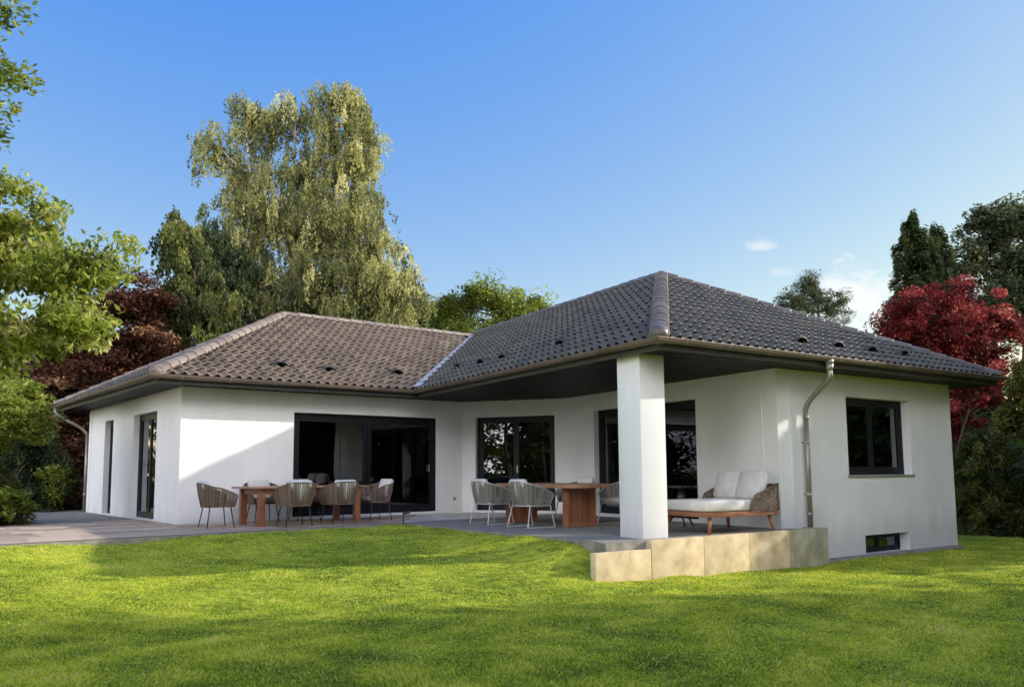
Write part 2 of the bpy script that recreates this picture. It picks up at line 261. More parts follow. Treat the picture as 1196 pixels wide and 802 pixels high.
def make_lawn():
    def ax(lo,hi,s,far):
        a=list(np.arange(lo,hi+1e-6,s)); st=s*2
        l=[];x=lo
        while x>-far: x-=st; st*=1.35; l.append(x)
        r=[];x=hi;st=s*2
        while x<far: x+=st; st*=1.35; r.append(x)
        return np.array(l[::-1]+a+r)
    X=ax(-14,16,.2,600); Y=ax(2,24,.2,600); g=np.meshgrid(X,Y); z=ground(g[0],g[1])
    ins=inpoly(g[0],g[1],TER)
    for dx,dy in ((.2,0),(-.2,0),(0,.2),(0,-.2),(.15,.15),(-.15,.15),(.15,-.15),(-.15,-.15)): ins&=inpoly(g[0]+dx,g[1]+dy,TER)
    z=np.where(inpoly(g[0],g[1],TER),np.minimum(z,-.045),z); z=np.where(ins,np.minimum(z,-.13),z)
    v=np.stack([g[0],g[1],z],-1).reshape(-1,3); nx=len(X); ny=len(Y); i,j=np.meshgrid(np.arange(nx-1),np.arange(ny-1)); a=(j*nx+i).ravel()
    f=np.stack([a,a+1,a+nx+1,a+nx],-1)
    me=bpy.data.meshes.new('lawn'); me.from_pydata(v.tolist(),[],f.tolist()); me.polygons.foreach_set('use_smooth',np.ones(len(f),bool)); me.materials.append(M['lawn'])
    o=bpy.data.objects.new('lawn',me); C.objects.link(o); tag(o,kind='structure')
make_lawn()
def make_grass():
    n=640000
    # density falls with distance; sample in polar-ish view coordinates of the garden in front of the house
    y=5.0+13.5*rng.random(n)**1.55; x=(rng.random(n)*2-1)*(.80*y+1.6)+.5
    keep=~inpoly(x,y,TER); 
    dG=(x-P[4][0])*NG[0]+(y-P[4][1])*NG[1]; keep&=~((dG<.28)&(x>5.3)&(x<9.4))
    c0=P[4]; dd=(x-c0[0])*TG[0]+(y-c0[1])*TG[1]; keep&=~((dG<.44)&(dd>-4.45)&(dd<.95)&(dG>-.3))
    keep&=~((dG<-.4)&(x>3)&(x<9.2))
    x=x[keep]; y=y[keep]
    # clumping
    def fld(x,y,s,ph):
        return (np.sin(x*s+1.3*np.sin(y*s*.7+ph))*np.cos(y*s*.9+ph*1.7+1.1*np.sin(x*s*.6))+1)/2
    cl=.5*fld(x,y,3.1,.4)+.3*fld(x,y,7.7,2.0)+.2*fld(x,y,15,4.0)
    big=fld(x,y,.55,1.0)*.5+fld(x,y,1.4,3.3)*.5
    n=len(x); z=ground(x,y)-.006
    h=(.014+.034*cl**1.5)*np.clip(1.25-.035*y,.7,1.1)*(.6+.7*rng.random(n)); w=.0032+.0018*rng.random(n)+.00022*y
    lean_dir=2.6*fld(x,y,1.9,5.0)*math.pi+1.1*rng.normal(size=n); lean=h*(.35+.8*rng.random(n))
    face=rng.random(n)*math.pi; fx=np.cos(face)*w; fy=np.sin(face)*w
    tx=x+np.cos(lean_dir)*lean; ty=y+np.sin(lean_dir)*lean; mx=x+np.cos(lean_dir)*lean*.35; my=y+np.sin(lean_dir)*lean*.35
    v=np.zeros((n,4,3)); v[:,0]=np.stack([x-fx,y-fy,z],-1); v[:,1]=np.stack([mx+fx,my+fy,z+h*.6],-1); v[:,2]=np.stack([tx,ty,z+h],-1); v[:,3]=np.stack([mx-fx,my-fy,z+h*.62],-1)
    st=fld(x*.5+y*.85,x*.85-y*.5,2.3,.7); tf=fld(x*.8+y*.2,y*.9-x*.3,5.3,1.9); t=.36+.45*(cl-.5)+.26*(big-.5)+.18*(st-.5)+.34*(tf-.5)+.17*rng.normal(size=n)+.10
    lg=rng.random(n)<(.05+.10*(tf>.7)*(y<10)); h[lg]*=2.1; t[lg]+=.1; dry=rng.random(n)<.035; t[dry]=.97
    o=npmesh('grass',v,4,t,M['grass']); tag(o,'short green lawn grass covering the garden in front of the house','grass',kind='stuff')
make_grass()
# far ground planting bed
b=MB(); b.prism([(-14.6,22.6),(-10.9,18.2),(-10.3,16.0),(-13.1,12.6),(-30,10),(-34,40),(-14,40),(-13.4,24.6)],-.2,-.02); tag(b.build('planting_bed',M['soil']),kind='structure')
b=MB(); b.prism([(11.4,21.5),(13.5,20.6),(17,20.2),(30,21),(34,46),(4,44),(3,30)],-.9,-.56); tag(b.build('soil_bed',M['soil']),kind='structure')
# ------------------------------------------------------------------ terrace
def make_terrace():
    b=MB(); b.prism([TER[i] for i in range(len(TER))],-.22,-.009); tag(b.build('terrace_base',M['kerb']),kind='structure')
    # slabs laid parallel to the left wing
    bm=bmesh.new(); lay=bm.faces.layers.float.new('tint'); o=np.array((-6.6,16.1)); row=-14
    for r in range(-16,20):
        off=(r%3)*.31+random.uniform(-.05,.05); dep=.55
        u=-16+off
        while u<14:
            wd=random.choice([.55,.8,.8,1.05]); g=.006
            q=[(u+g,r*dep+g),(u+wd-g,r*dep+g),(u+wd-g,(r+1)*dep-g),(u+g,(r+1)*dep-g)]; pts=[o+TA*a-NA*c for a,c in q]
            cx,cy=o+TA*(u+wd/2)-NA*(r+.5)*dep; u+=wd
            if not(-14<cx<9 and 6<cy<26): continue
            cx,cy=float(cx),float(cy)
            z=random.uniform(-.003,.0); vs=[bm.verts.new((p[0],p[1],z)) for p in pts]; f=bm.faces.new(vs); f[lay]=random.random()
    # clip by the front edges
    def cut(p,q):
        t=np.array(q)-np.array(p); n=(t[1],-t[0],0)   # right of p->q is outside
        bmesh.ops.bisect_plane(bm,geom=bm.verts[:]+bm.edges[:]+bm.faces[:],plane_co=(*p,0),plane_no=n,clear_outer=True)
    cut((-13,7.03),(-7.36,11.85)); 
    left=bm.copy()
    # concave corner at (-2.2,16.12): two pieces split by the line through it
    def cutb(m,p,q,keep_left=True):
        t=np.array(q)-np.array(p); n=(t[1],-t[0],0); bmesh.ops.bisect_plane(m,geom=m.verts[:]+m.edges[:]+m.faces[:],plane_co=(*p,0),plane_no=n,clear_outer=keep_left,clear_inner=not keep_left)
    K=(-2.2,16.12)
    cutb(left,(-7.36,11.85),K); cutb(left,(-13,12.4),(-16,10),True) if False else None
    d=(K[0]-.1,K[1]+5)
    cutb(left,K,d,True)      # left of K->d
    cutb(bm,K,d,False)
    cutb(bm,K,(1.17,11.72),True) ; cutb(bm,(1.28,11.29),(4.95,13.75),True)
    # left bed edge
    cutb(left,(-10.1,16),(-13,12.4),True)
    parts=[]
    for i,m in enumerate((left,bm)):
        me=bpy.data.meshes.new('paving'); m.to_mesh(me); me.materials.append(M['slab'] if i==0 else M['slab_grey']); ob=bpy.data.objects.new('paving',me); C.objects.link(ob); tag(ob,kind='structure'); m.free()
make_terrace()
# ------------------------------------------------------------------ retaining wall blocks
def blocks():
    base=P[4]+NG*.42; js=[-3.41,-2.62,-1.87,-1.12,-.36]
    js=[-3.41]
    for px in (818,870.3,917,961.4):
        r=None; k=(px-598)/FPX
        # base.x+TG.x s = k*(base.y+TG.y s)
        js.append((k*base[1]-base[0])/(TG[0]-k*TG[1]))
    grp='concrete retaining blocks along the terrace end'
    labs=['tall sandy concrete block next to the low end block','tall sandy concrete block, second from the pillar','tall sandy concrete block left of the shaded grey one','shaded grey concrete block under the rainwater pipe']
    for i in range(4):
        a,c=js[i]+.004,js[i+1]-.004; m=base+TG*(a+c)/2-NG*.06; b=MB(); b.rbox((m[0],m[1],-.33),(c-a,.12,.668),TG,.004)
        if i==3:
            e=base+TG*(c-.06)-NG*.28; b.box((e[0],e[1],-.331),(.12,.32,.66),TG)
        o=b.build('retaining_block',M['block_shaded'] if i==3 else M['block']); tag(o,labs[i],'concrete block',grp)
    a,c=-4.44,-3.42; m=base+TG*(a+c)/2-NG*.06; b=MB(); b.rbox((m[0],m[1],-.375),(c-a,.12,.51),TG,.008); e=base+TG*(a+.05)-NG*.3; 
    tag(b.build('retaining_block',M['block']),'low sandy concrete block stepping down at the left end','concrete block',grp)
    b=MB()
    for k in range(13):
        s=.95+k*.36; m=P[4]+TG*s+NG*.13; b.rbox((m[0],m[1],-.63),(.345,.2+.03*random.random(),.1),TG,.015)
    tag(b.build('kerb',M['kerb']),kind='structure')
blocks()
# ------------------------------------------------------------------ the house
hl=(0.0,18.0,0.0)
house=thing('bungalow','white single storey house with brown pantile hip roofs and covered terrace','house',hl)
P6=P[5]+W*18; P7=P6-TG*9; 
P8=inter(P[0],TA,P7,W); 
OUT=[P[0],P[1],P[2],P[3],P[4],P[5],P6,P7,P8]
def offline(i,d):
    a=OUT[i%9]; c=OUT[(i+1)%9]; t=(c-a)/np.linalg.norm(c-a); n=np.array((t[1],-t[0])); return a+n*d,t,n
TH=.34
INN=[inter(*offline(i-1,-TH)[:2],*offline(i,-TH)[:2]) for i in range(9)]
holes={0:[(1.72,2.54,0.02,2.36),(4.35,6.13,.02,2.36)],1:[(2.37,6.08,.05,2.32)],2:[(.36,2.42,.05,2.35)],3:[(1.09,4.39,.05,2.37)],4:[(1.99,4.10,.88,2.345),(2.40,3.87,-.59,-.24)]}
def make_walls():
    for i in range(9):
        A,t,n=offline(i,0); B=OUT[(i+1)%9]; Ln=np.linalg.norm(B-A); Ai=INN[i]; Bi=INN[(i+1)%9]
        hs=holes.get(i,[]); zb=-.75 if i in(4,5,6) else -.2
        xs=sorted({0,Ln}|{h[k] for h in hs for k in(0,1)}); zs=sorted({zb,H}|{h[k] for h in hs for k in(2,3)})
        b=MB(); 
        def o(s,z): q=A+t*s; return (q[0],q[1],z)
        def inn(s,z): q=A+t*s-n*TH; return (q[0],q[1],z)
        for x0,x1 in zip(xs,xs[1:]):
            for z0,z1 in zip(zs,zs[1:]):
                cx,cz=(x0+x1)/2,(z0+z1)/2
                if any(h[0]<cx<h[1] and h[2]<cz<h[3] for h in hs): continue
                b.add([o(x0,z0),o(x1,z0),o(x1,z1),o(x0,z1)],[(0,1,2,3)])
                if z0>=-.2: b.add([inn(max(x0,.0),z0),inn(x1,z0),inn(x1,z1),inn(x0,z1)],[(3,2,1,0)])
        for h in hs:
            b.add([o(h[0],h[2]),o(h[0],h[3]),inn(h[0],h[3]),inn(h[0],h[2])],[(0,1,2,3)]); b.add([o(h[1],h[2]),inn(h[1],h[2]),inn(h[1],h[3]),o(h[1],h[3])],[(0,1,2,3)])
            b.add([o(h[0],h[3]),o(h[1],h[3]),inn(h[1],h[3]),inn(h[0],h[3])],[(0,1,2,3)]); b.add([o(h[0],h[2]),inn(h[0],h[2]),inn(h[1],h[2]),o(h[1],h[2])],[(0,1,2,3)])
        b.build('wall',M['stucco'],house)
make_walls()
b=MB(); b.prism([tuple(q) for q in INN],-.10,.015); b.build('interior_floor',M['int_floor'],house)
# a partition deep inside that closes the view
def inside():
    for i,d,s0,s1 in ((1,3.4,1.0,6.6),(3,3.6,-1.2,4.0)):
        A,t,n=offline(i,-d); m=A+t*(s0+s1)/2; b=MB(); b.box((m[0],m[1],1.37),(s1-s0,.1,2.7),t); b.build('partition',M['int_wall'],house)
inside()
# windows -------------------------------------------------
def wbox(b,i,s0,s1,z0,z1,d0,d1,**k):
    A,t,n=offline(i,0); m=A+t*(s0+s1)/2-n*(d0+d1)/2; b.box((m[0],m[1],(z0+z1)/2),(s1-s0,abs(d1-d0),z1-z0),t,**k)
def window(i,s0,s1,z0,z1,leaves,name='window',rec=.16,fw=.07,lw=.065,glass='glass',handles=(),label=None,outer=True):
    b=MB(); g=.002
    s0+=g;s1-=g;z0+=g;z1-=g
    wbox(b,i,s0,s1,z1-fw,z1,rec,rec+.08); wbox(b,i,s0,s1,z0,z0+fw*.8,rec,rec+.08)
    wbox(b,i,s0,s0+fw,z0+fw*.8,z1-fw,rec,rec+.08); wbox(b,i,s1-fw,s1,z0+fw*.8,z1-fw,rec,rec+.08)
    w=b.build(name,M['frame'],house,label=label)
    a0,a1=s0+fw,s1-fw; tot=sum(l[0] for l in leaves); s=a0
    for j,(fr,front) in enumerate(leaves):
        e=s+(a1-a0)*fr/tot; d0=rec+.012-(.02 if front else 0); d1=d0+.05
        lb=MB(); q0,q1,y0,y1=s+.003,e-.003,z0+fw*.8+.003,z1-fw-.003
        wbox(lb,i,q0,q1,y1-lw,y1,d0,d1); wbox(lb,i,q0,q1,y0,y0+lw*1.2,d0,d1); wbox(lb,i,q0,q0+lw,y0+lw*1.2,y1-lw,d0,d1); wbox(lb,i,q1-lw,q1,y0+lw*1.2,y1-lw,d0,d1)
        lb.build('sash',M['frame'],w)
        A,t,n=offline(i,0); pb=MB(); dd=(d0+d1)/2
        def o(s_,z_): q=A+t*s_-n*dd; return (q[0],q[1],z_)
        pb.add([o(q0+lw-.004,y0+lw*1.2-.004),o(q1-lw+.004,y0+lw*1.2-.004),o(q1-lw+.004,y1-lw+.004),o(q0+lw-.004,y1-lw+.004)],[(0,1,2,3)]); pb.build('pane',M[glass],w)
        s=e
    for hs_,hz in handles:
        hb=MB(); wbox(hb,i,hs_-.012,hs_+.012,hz-.09,hz+.09,rec-.045,rec-.02); wbox(hb,i,hs_-.009,hs_+.009,hz-.06,hz-.04,rec-.02,rec+.0); wbox(hb,i,hs_-.009,hs_+.009,hz+.04,hz+.06,rec-.02,rec+.0); hb.build('handle',M['metal'],w)
    return w
window(0,1.72,2.54,.02,2.36,[(1,0)],rec=.13,glass='glass',label='narrow full height window near the back corner')
window(0,4.35,6.13,.02,2.36,[(1,0),(1,1)],'glass_door',rec=.13,glass='glass',label='double glass door in the left end wall')
window(1,2.37,6.08,.05,2.32,[(1,0),(1.02,1)],'sliding_door',rec=.12,fw=.09,lw=.085,glass='glass_dark',handles=[(5.87,1.1)],label='wide black sliding door behind the teak table')
window(2,.36,2.42,.05,2.35,[(1,0),(1,0)],'glass_door',rec=.12,fw=.085,glass='glass_dark',handles=[(1.43,1.05)],label='two leaf glass door in the angled corner wall')
window(3,1.09,4.39,.05,2.37,[(1,0),(1,1),(1.15,0)],'sliding_door',rec=.14,fw=.09,glass='glass',label='wide glass door partly hidden by the pillar')
w=window(4,1.99,4.10,.88,2.345,[(1,0),(1.05,0)],'window',rec=.17,fw=.08,glass='glass',label='two pane window in the gable end wall')
sb=MB(); wbox(sb,4,1.95,4.14,.842,.878,-.03,.17); sb.build('sill',M['sill'],w)
w=window(4,2.40,3.87,-.59,-.24,[(1,0),(1,0)],'cellar_window',rec=.2,fw=.05,lw=.04,glass='glass_dark',label='low cellar window at lawn level')
sb=MB(); wbox(sb,4,2.38,3.89,-.62,-.592,-.04,.2); sb.build('sill',M['sill'],w)
# outlet on wall
sb=MB(); wbox(sb,1,6.52,6.60,.30,.38,-.012,-.001); sb.build('power_socket',M['metal'],house)
# pillar
mc=np.array((1.917,12.0)); pc=mc+W*.27+np.array((.8587,.5124))*.2425
b=MB(); b.rbox((pc[0],pc[1],1.365),(.54,.485,2.77),W,.006); b.build('pillar',M['stucco'],house)
# roof ------------------------------------------------------
zt=R3[2]
Rend=np.array((*(R3[:2]+W*11.0),zt))
G=np.array(E3)+W*20.5; F=E4+W*20.0
LB=inter(E0,TA,E3,W)
def roof_sheet(a,u,origin_poly,apex,umin,umax,vmax,cuts,tw=.212,tl=.335,name='roof'):
    """tiles on the plane through eave a (dir u) and apex; returns bmesh in world coords"""
    a3=V3(a[0],a[1],ZE); u3=V3(u[0],u[1],0); ap=np.array(apex)-a3; ap-=u3*(ap@u3); v3=ap/np.linalg.norm(ap); n3=np.cross(u3,v3)
    if n3[2]<0: n3=-n3
    prof=[(0,.004),(.10,.0),(.22,.0),(.32,.003),(.44,.010),(.54,.028),(.64,.047),(.75,.056),(.86,.050),(.94,.028),(1.0,.004)]
    bm=bmesh.new(); lay=bm.faces.layers.float.new('tint')
    nu=int((umax-umin)/tw)+1; nv=int(vmax/tl)+1
    for j in range(nv):
        v0=j*tl; v1=(j+1)*tl+.012
        for i in range(nu):
            u0=umin+i*tw; tn=random.random()*.8+.1 if random.random()>.06 else random.choice([0.0,1.0]); dz=random.uniform(0,.005); rows=[]
            for vv,hh in ((v0+.004,-.03),(v0,.036),(v0+.02,.050),(v1,.004)):
                rows.append([bm.verts.new(a3+u3*(u0+pu*tw)+v3*vv+n3*(ph+hh+dz+(-.0 if hh>-.01 else 0))) for pu,ph in prof])
            for r in range(3):
                for k in range(len(prof)-1):
                    f=bm.faces.new((rows[r][k],rows[r][k+1],rows[r+1][k+1],rows[r+1][k])); f[lay]=tn; f.smooth=(r>0); f.material_index=1 if r==0 else 0
    for p,n in cuts:
        bmesh.ops.bisect_plane(bm,geom=bm.verts[:]+bm.edges[:]+bm.faces[:],plane_co=p,plane_no=n,clear_outer=True)
    return bm
def vcut(p,q,inside):
    p=np.array(p[:2],float);q=np.array(q[:2],float); t=q-p; n=np.array((t[1],-t[0])); 
    if (np.array(inside[:2])-p)@n>0: n=-n
    return ((p[0],p[1],0),(n[0],n[1],0))
def finish(bm,name,m,parent,label=None):
    me=bpy.data.meshes.new(name); bm.to_mesh(me); bm.free(); me.transform(Matrix.Translation((-hl[0],-hl[1],-hl[2]))); me.materials.append(m)
    if 'slope' in name: me.materials.append(M['gap'])
    o=bpy.data.objects.new(name,me); C.objects.link(o); o.parent=parent
    if label:o['label']=label
    OFF[o.name]=V3(*hl); return o
# under-roof deck (closed surface beneath the tiles) is the roof part; tiled slopes are its sub-parts
deck=MB()
def z3(p,z=ZE): return (p[0],p[1],z-.035)
def r3_(p): return (p[0],p[1],p[2]-.035)
deck.add([z3(E1),z3(E2),r3_(VT),r3_(R1)],[(0,1,2,3)]); deck.add([z3(E0),z3(E1),r3_(R1)],[(0,1,2)])
deck.add([z3(E2),z3(E3),r3_(R3),r3_(Rend),r3_(Rend),],[(0,1,2,3)])
deck.add([z3(E3),z3(E4),r3_(R3)],[(0,1,2)]); deck.add([z3(E4),z3(F),r3_(Rend),r3_(R3)],[(0,1,2,3)])
deck.add([z3(E0),r3_(R1),r3_(VT),z3(LB)],[(0,1,2,3)]); deck.add([z3(F),z3(G),r3_(Rend)],[(0,1,2)]); deck.add([z3(G),z3(E2),r3_(Rend)],[(0,1,2)])
roof=deck.build('roof',M['tile'],house)
inA=(E1+E2)/2*.6+R1[:2]*.4
bm=roof_sheet(E1,TA,None,R1,-.5,10,7.4,[vcut(E1,R1,inA),vcut(E2,VT,inA),vcut(R1,VT,inA)]); finish(bm,'tiled_slope',M['tile_sunlit'],roof,'sunlit brown tiled slope of the left wing')
t01=(E1-E0)/np.linalg.norm(E1-E0); inE=(E0+E1)/2*.7+R1[:2]*.3
bm=roof_sheet(E0,t01,None,R1,-.2,9.4,5.6,[vcut(E0,R1,inE),vcut(E1,R1,inE)]); finish(bm,'tiled_slope',M['tile'],roof)
inM=(E2+E3)/2*.7+R3[:2]*.3
bm=roof_sheet(E3,W,None,R3,-.5,17,6.3,[vcut(E3,R3,inM),vcut(E2,VT,inM),vcut(R3,R3[:2]+W,inM)]); finish(bm,'tiled_slope',M['tile'],roof,'shaded tiled slope over the covered terrace')
tE=(E4-E3)/np.linalg.norm(E4-E3); inG=(E4+E3)/2*.7+R3[:2]*.3
bm=roof_sheet(E3,tE,None,R3,-.2,10,6.2,[vcut(E3,R3,inG),vcut(E4,R3,inG)]); finish(bm,'tiled_slope',M['tile'],roof,'tiled hip slope facing the gable end lawn')
inR=(E4+F)/2*.7+R3[:2]*.3
bm=roof_sheet(E4,W,None,R3,-.2,16,6.2,[vcut(E4,R3,inR),vcut(R3,R3[:2]+W,inR),vcut(F,Rend,inR)]); finish(bm,'tiled_slope',M['tile'],roof)
def caps(p,q,m,r0=.135,r1=.112,l=.36,lift=.02,name='ridge_tiles'):
    p=np.array(p,float);q=np.array(q,float); d=q-p; Ln=np.linalg.norm(d); d/=Ln; side=np.cross(d,V3(0,0,1)); side/=np.linalg.norm(side); up=np.cross(side,d)
    if up[2]<0: up=-up
    b=MB(); n=max(1,int(round(Ln/l))); l=Ln/n; K=9
    for i in range(n):
        a=p+d*(i*l-.02); e=p+d*((i+1)*l+.03); tn=random.random(); jit=random.uniform(-.006,.006)
        rings=[]
        for c,r,h in ((a,r0-.02,lift),(a,r0,lift),(a+d*.03,r0+.004,lift),(e,r1,lift-.004)):
            rings.append([c+side*(r*math.cos(math.pi*k/(K-1)))*1.0+up*(r*.85*math.sin(math.pi*k/(K-1))+h+jit) for k in range(K)])
        vs=[v for rr in rings for v in rr]; fs=[]
        for r in range(3):
            for k in range(K-1): fs.append((r*K+k,r*K+k+1,(r+1)*K+k+1,(r+1)*K+k))
        b.add(vs,fs,tn,True)
        b.add([*rings[0]],[tuple(range(K))],tn)
    return b.build(name,m,roof)
e3=lambda p:V3(p[0],p[1],ZE+.03)
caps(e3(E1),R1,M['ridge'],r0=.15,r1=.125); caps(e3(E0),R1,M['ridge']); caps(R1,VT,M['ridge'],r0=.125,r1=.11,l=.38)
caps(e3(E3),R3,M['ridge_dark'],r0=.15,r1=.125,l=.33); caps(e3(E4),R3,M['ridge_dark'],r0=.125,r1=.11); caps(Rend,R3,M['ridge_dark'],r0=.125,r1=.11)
for p,lr in ((e3(E1),.165),(e3(E3),.17)):   # rounded end tile on the hip foot
    b=MB(); q=p; d=(R1 if p[0]<-1 else R3)-q; d/=np.linalg.norm(d); pts=[q-d*.10+V3(0,0,.0),q-d*.07+V3(0,0,.01),q+V3(0,0,.02),q+d*.12+V3(0,0,.02)]; b.tube(pts,[.06,.12,lr-.02,lr-.02],12); b.build('hip_end_tile',M['ridge'] if p[0]<-1 else M['ridge_dark'],roof)
# valley
b=MB(); a=V3(E2[0],E2[1],ZE); d=VT-a; sd=np.cross(d,V3(0,0,1)); sd/=np.linalg.norm(sd)
b.add([a+sd*.085+V3(0,0,.115),a-sd*.085+V3(0,0,.115),VT-sd*.075+V3(0,0,.10),VT+sd*.075+V3(0,0,.10)],[(0,1,2,3)]); b.build('valley_flashing',M['lead'],roof)
# vent tiles
nL=np.cross(V3(*TA,0),R1-V3(*E1,ZE)); nM=np.cross(V3(*-W,0),V3(*E3,ZE)-R3); nE=np.cross(V3(*tE,0),R3-V3(*E3,ZE))
def vent(p,u,n):
    n=np.array(n,float); n/=np.linalg.norm(n); n=n if n[2]>0 else -n; u=V3(u[0],u[1],0); u-=n*(u@n); u/=np.linalg.norm(u); v=np.cross(n,u); v=v if v[2]>0 else -v; p=np.array(p,float)+n*.045; sc=1.35
    b=MB(); K=7; rings=[]
    for c,hgt,wd in ((p-v*.10*sc,.085*sc,.12*sc),(p-v*.095*sc,.10*sc,.13*sc),(p+v*.12*sc,.02,.12*sc)):
        rings.append([c+u*(wd*math.cos(math.pi*k/(K-1)))+n*(hgt*math.sin(math.pi*k/(K-1))) for k in range(K)])
    vs=[x for r in rings for x in r]; fs=[(r*K+k,r*K+k+1,(r+1)*K+k+1,(r+1)*K+k) for r in range(2) for k in range(K-1)]+[tuple(range(K))]
    b.add(vs,fs,.3,True); b.build('vent_tile',M['fascia'],roof)
for p in [(-5.123,17.535,3.325),(-4.202,18.154,3.289),(-2.847,19.41,3.375)]: vent(p,TA,nL)
for p in [(-1.15,18.886,3.452),(-.554,17.635,3.38),(-.066,16.659,3.335),(1.024,14.774,3.318)]: vent(p,W,nM)
for p in [(5.022,14.129,3.22),(5.926,14.771,3.236),(6.799,15.347,3.232),(7.74,16.02,3.251)]: vent(p,tE,nE)
# eaves: outline helper
EO=[E0-t01*0+0,E0,E1,E2,E3,E4,F]
ring=[LB,E0,E1,E2,E3,E4,F]
def eoff(d):
    out=[]
    for k in range(1,len(ring)-1):
        a,m,c=ring[k-1],ring[k],ring[k+1]; t1=(m-a)/np.linalg.norm(m-a); t2=(c-m)/np.linalg.norm(c-m); n1=np.array((t1[1],-t1[0])); n2=np.array((t2[1],-t2[0]))
        out.append(inter(m+n1*d,t1,m+n2*d,t2))
    t=(ring[1]-ring[0])/np.linalg.norm(ring[1]-ring[0]); s=ring[0]+np.array((t[1],-t[0]))*d
    t=(ring[-1]-ring[-2])/np.linalg.norm(ring[-1]-ring[-2]); e=ring[-1]+np.array((t[1],-t[0]))*d
    return [s]+out+[e]
def loft(name,prof,m,smooth=True,parent=house,rows=None):
    b=MB(); polys=[[(p[0],p[1],z) for p in eoff(d)] for d,z in prof]
    vs=[v for pl in polys for v in pl]; n=len(polys[0]); fs=[(r*n+k,r*n+k+1,(r+1)*n+k+1,(r+1)*n+k) for r in range(len(prof)-1) for k in range(n-1)]
    b.add(vs,fs,.5,False); return b.build(name,m,parent)
g=[]; r=.068; cx=.055; cz=ZE-.005
for k in range(9): th=math.pi*k/8; g.append((cx-r*math.cos(th),cz-r*math.sin(th)))
bead=[(cx+r+.012*math.cos(q)-.0,cz+.012*math.sin(q)+.006) for q in np.linspace(-2.2,2.2,6)]
inner=[(x*.93+cx*.07,z) for x,z in g[::-1]]
gut=loft('gutter',g+bead+inner,M['gutter'])
# gutter joints (brackets)
b=MB()
lines=[(eoff(cx)[k],eoff(cx)[k+1]) for k in range(1,5)]
for a,c in lines:
    Ln=np.linalg.norm(c-a); t=(c-a)/Ln; n=np.array((t[1],-t[0])); s=.5
    while s<Ln:
        m=a+t*s; pts=[(m[0]-n[0]*r*1.06*math.cos(th),m[1]-n[1]*r*1.06*math.cos(th),cz-r*1.06*math.sin(th)) for th in np.linspace(0,math.pi,9)]
        for p0,p1 in zip(pts,pts[1:]):
            tt=V3(t[0],t[1],0)*.011; b.add([np.array(p0)-tt,np.array(p1)-tt,np.array(p1)+tt,np.array(p0)+tt],[(0,1,2,3)])
        s+=.92
b.build('gutter_bracket',M['zinc'],gut)['kind']='stuff'
loft('fascia',[(-.015,ZE-.01),(-.015,H-.03),(-.05,H-.03),(-.05,H+.0)],M['fascia'])
sf=MB(); op=eoff(-.04); op=op[1:]; op=[(p[0],p[1]) for p in op]+[(G[0],G[1]),(LB[0],LB[1])]
I=inter(LB,TA,E3,W); pass
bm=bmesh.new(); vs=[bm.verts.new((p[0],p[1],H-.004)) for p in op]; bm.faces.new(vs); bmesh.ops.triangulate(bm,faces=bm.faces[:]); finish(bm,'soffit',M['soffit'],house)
# thin board joints under the soffit
b=MB()
for k in range(1,26):
    a=E3+W*(.35*k); m=a-0; n2=np.array((.8587,.5124)); q=a+n2*.1; e=a+n2*3.2; c=(q+e)/2
    if np.dot(c-E3,W)<8.6: b.box((c[0],c[1],H-.009),(3.05,.006,.006),n2)
b.build('soffit_batten',M['black'],house)
# downpipes ---------------------------------------------------
def gp(i,s,o_,z): A,t,n=offline(i,0); q=A+t*s+n*o_; return V3(q[0],q[1],z)
dp=MB(); top=gp(4,.47,.735,ZE-.06)
dp.tube([top+V3(0,0,.03),top-V3(0,0,.05)],[.075,.072],14); dp.tube([top-V3(0,0,.05),top-V3(0,0,.17)],[.072,.047],14)
path=spline([top-V3(0,0,.16),top-V3(0,0,.26),gp(4,.50,.62,ZE-.42),gp(4,.60,.26,2.22),gp(4,.625,.13,2.06),gp(4,.635,.11,1.9)],6); dp.tube(path,.046,14)
dp.tube([gp(4,.635,.11,1.93),gp(4,.635,.11,.0)],.046,14); dp.tube([gp(4,.635,.11,1.93),gp(4,.635,.11,1.86)],.052,14); dp.tube([gp(4,.635,.11,.26),gp(4,.635,.11,.19)],.051,14)
d1=dp.build('downpipe',M['zinc'],house,label='bent zinc downpipe beside the covered terrace')
for z in (1.45,.55):
    b=MB(); b.tube([gp(4,.635,.11,z),gp(4,.635,.11,z+.03)],.054,14); q=gp(4,.635,.03,z+.015); b.box(q,(.02,.1,.02),TG); b.build('pipe_clip',M['lead'],d1)
b=MB(); A0=V3(P[0][0],P[0][1],0); bk=V3(-t01[0],-t01[1],0); o0=V3(t01[1],-t01[0],0)
t0=V3(*eoff(cx)[1],ZE-.07)+V3(*t01,0)*.25; basep=A0+bk*.16+o0*.0
b.tube(spline([t0,t0-V3(0,0,.12),t0*.7+basep*.3+V3(0,0,-.0)-V3(0,0,t0[2]*.7-2.5),t0*.25+basep*.75-V3(0,0,t0[2]*.25-2.3),basep+V3(0,0,2.1)],6),.046,12); b.tube([basep+V3(0,0,2.12),basep],.046,12); b.tube([basep+V3(0,0,.5),basep+V3(0,0,.42)],.052,12)
b.build('downpipe',M['zinc'],house,label='zinc downpipe at the far left corner')
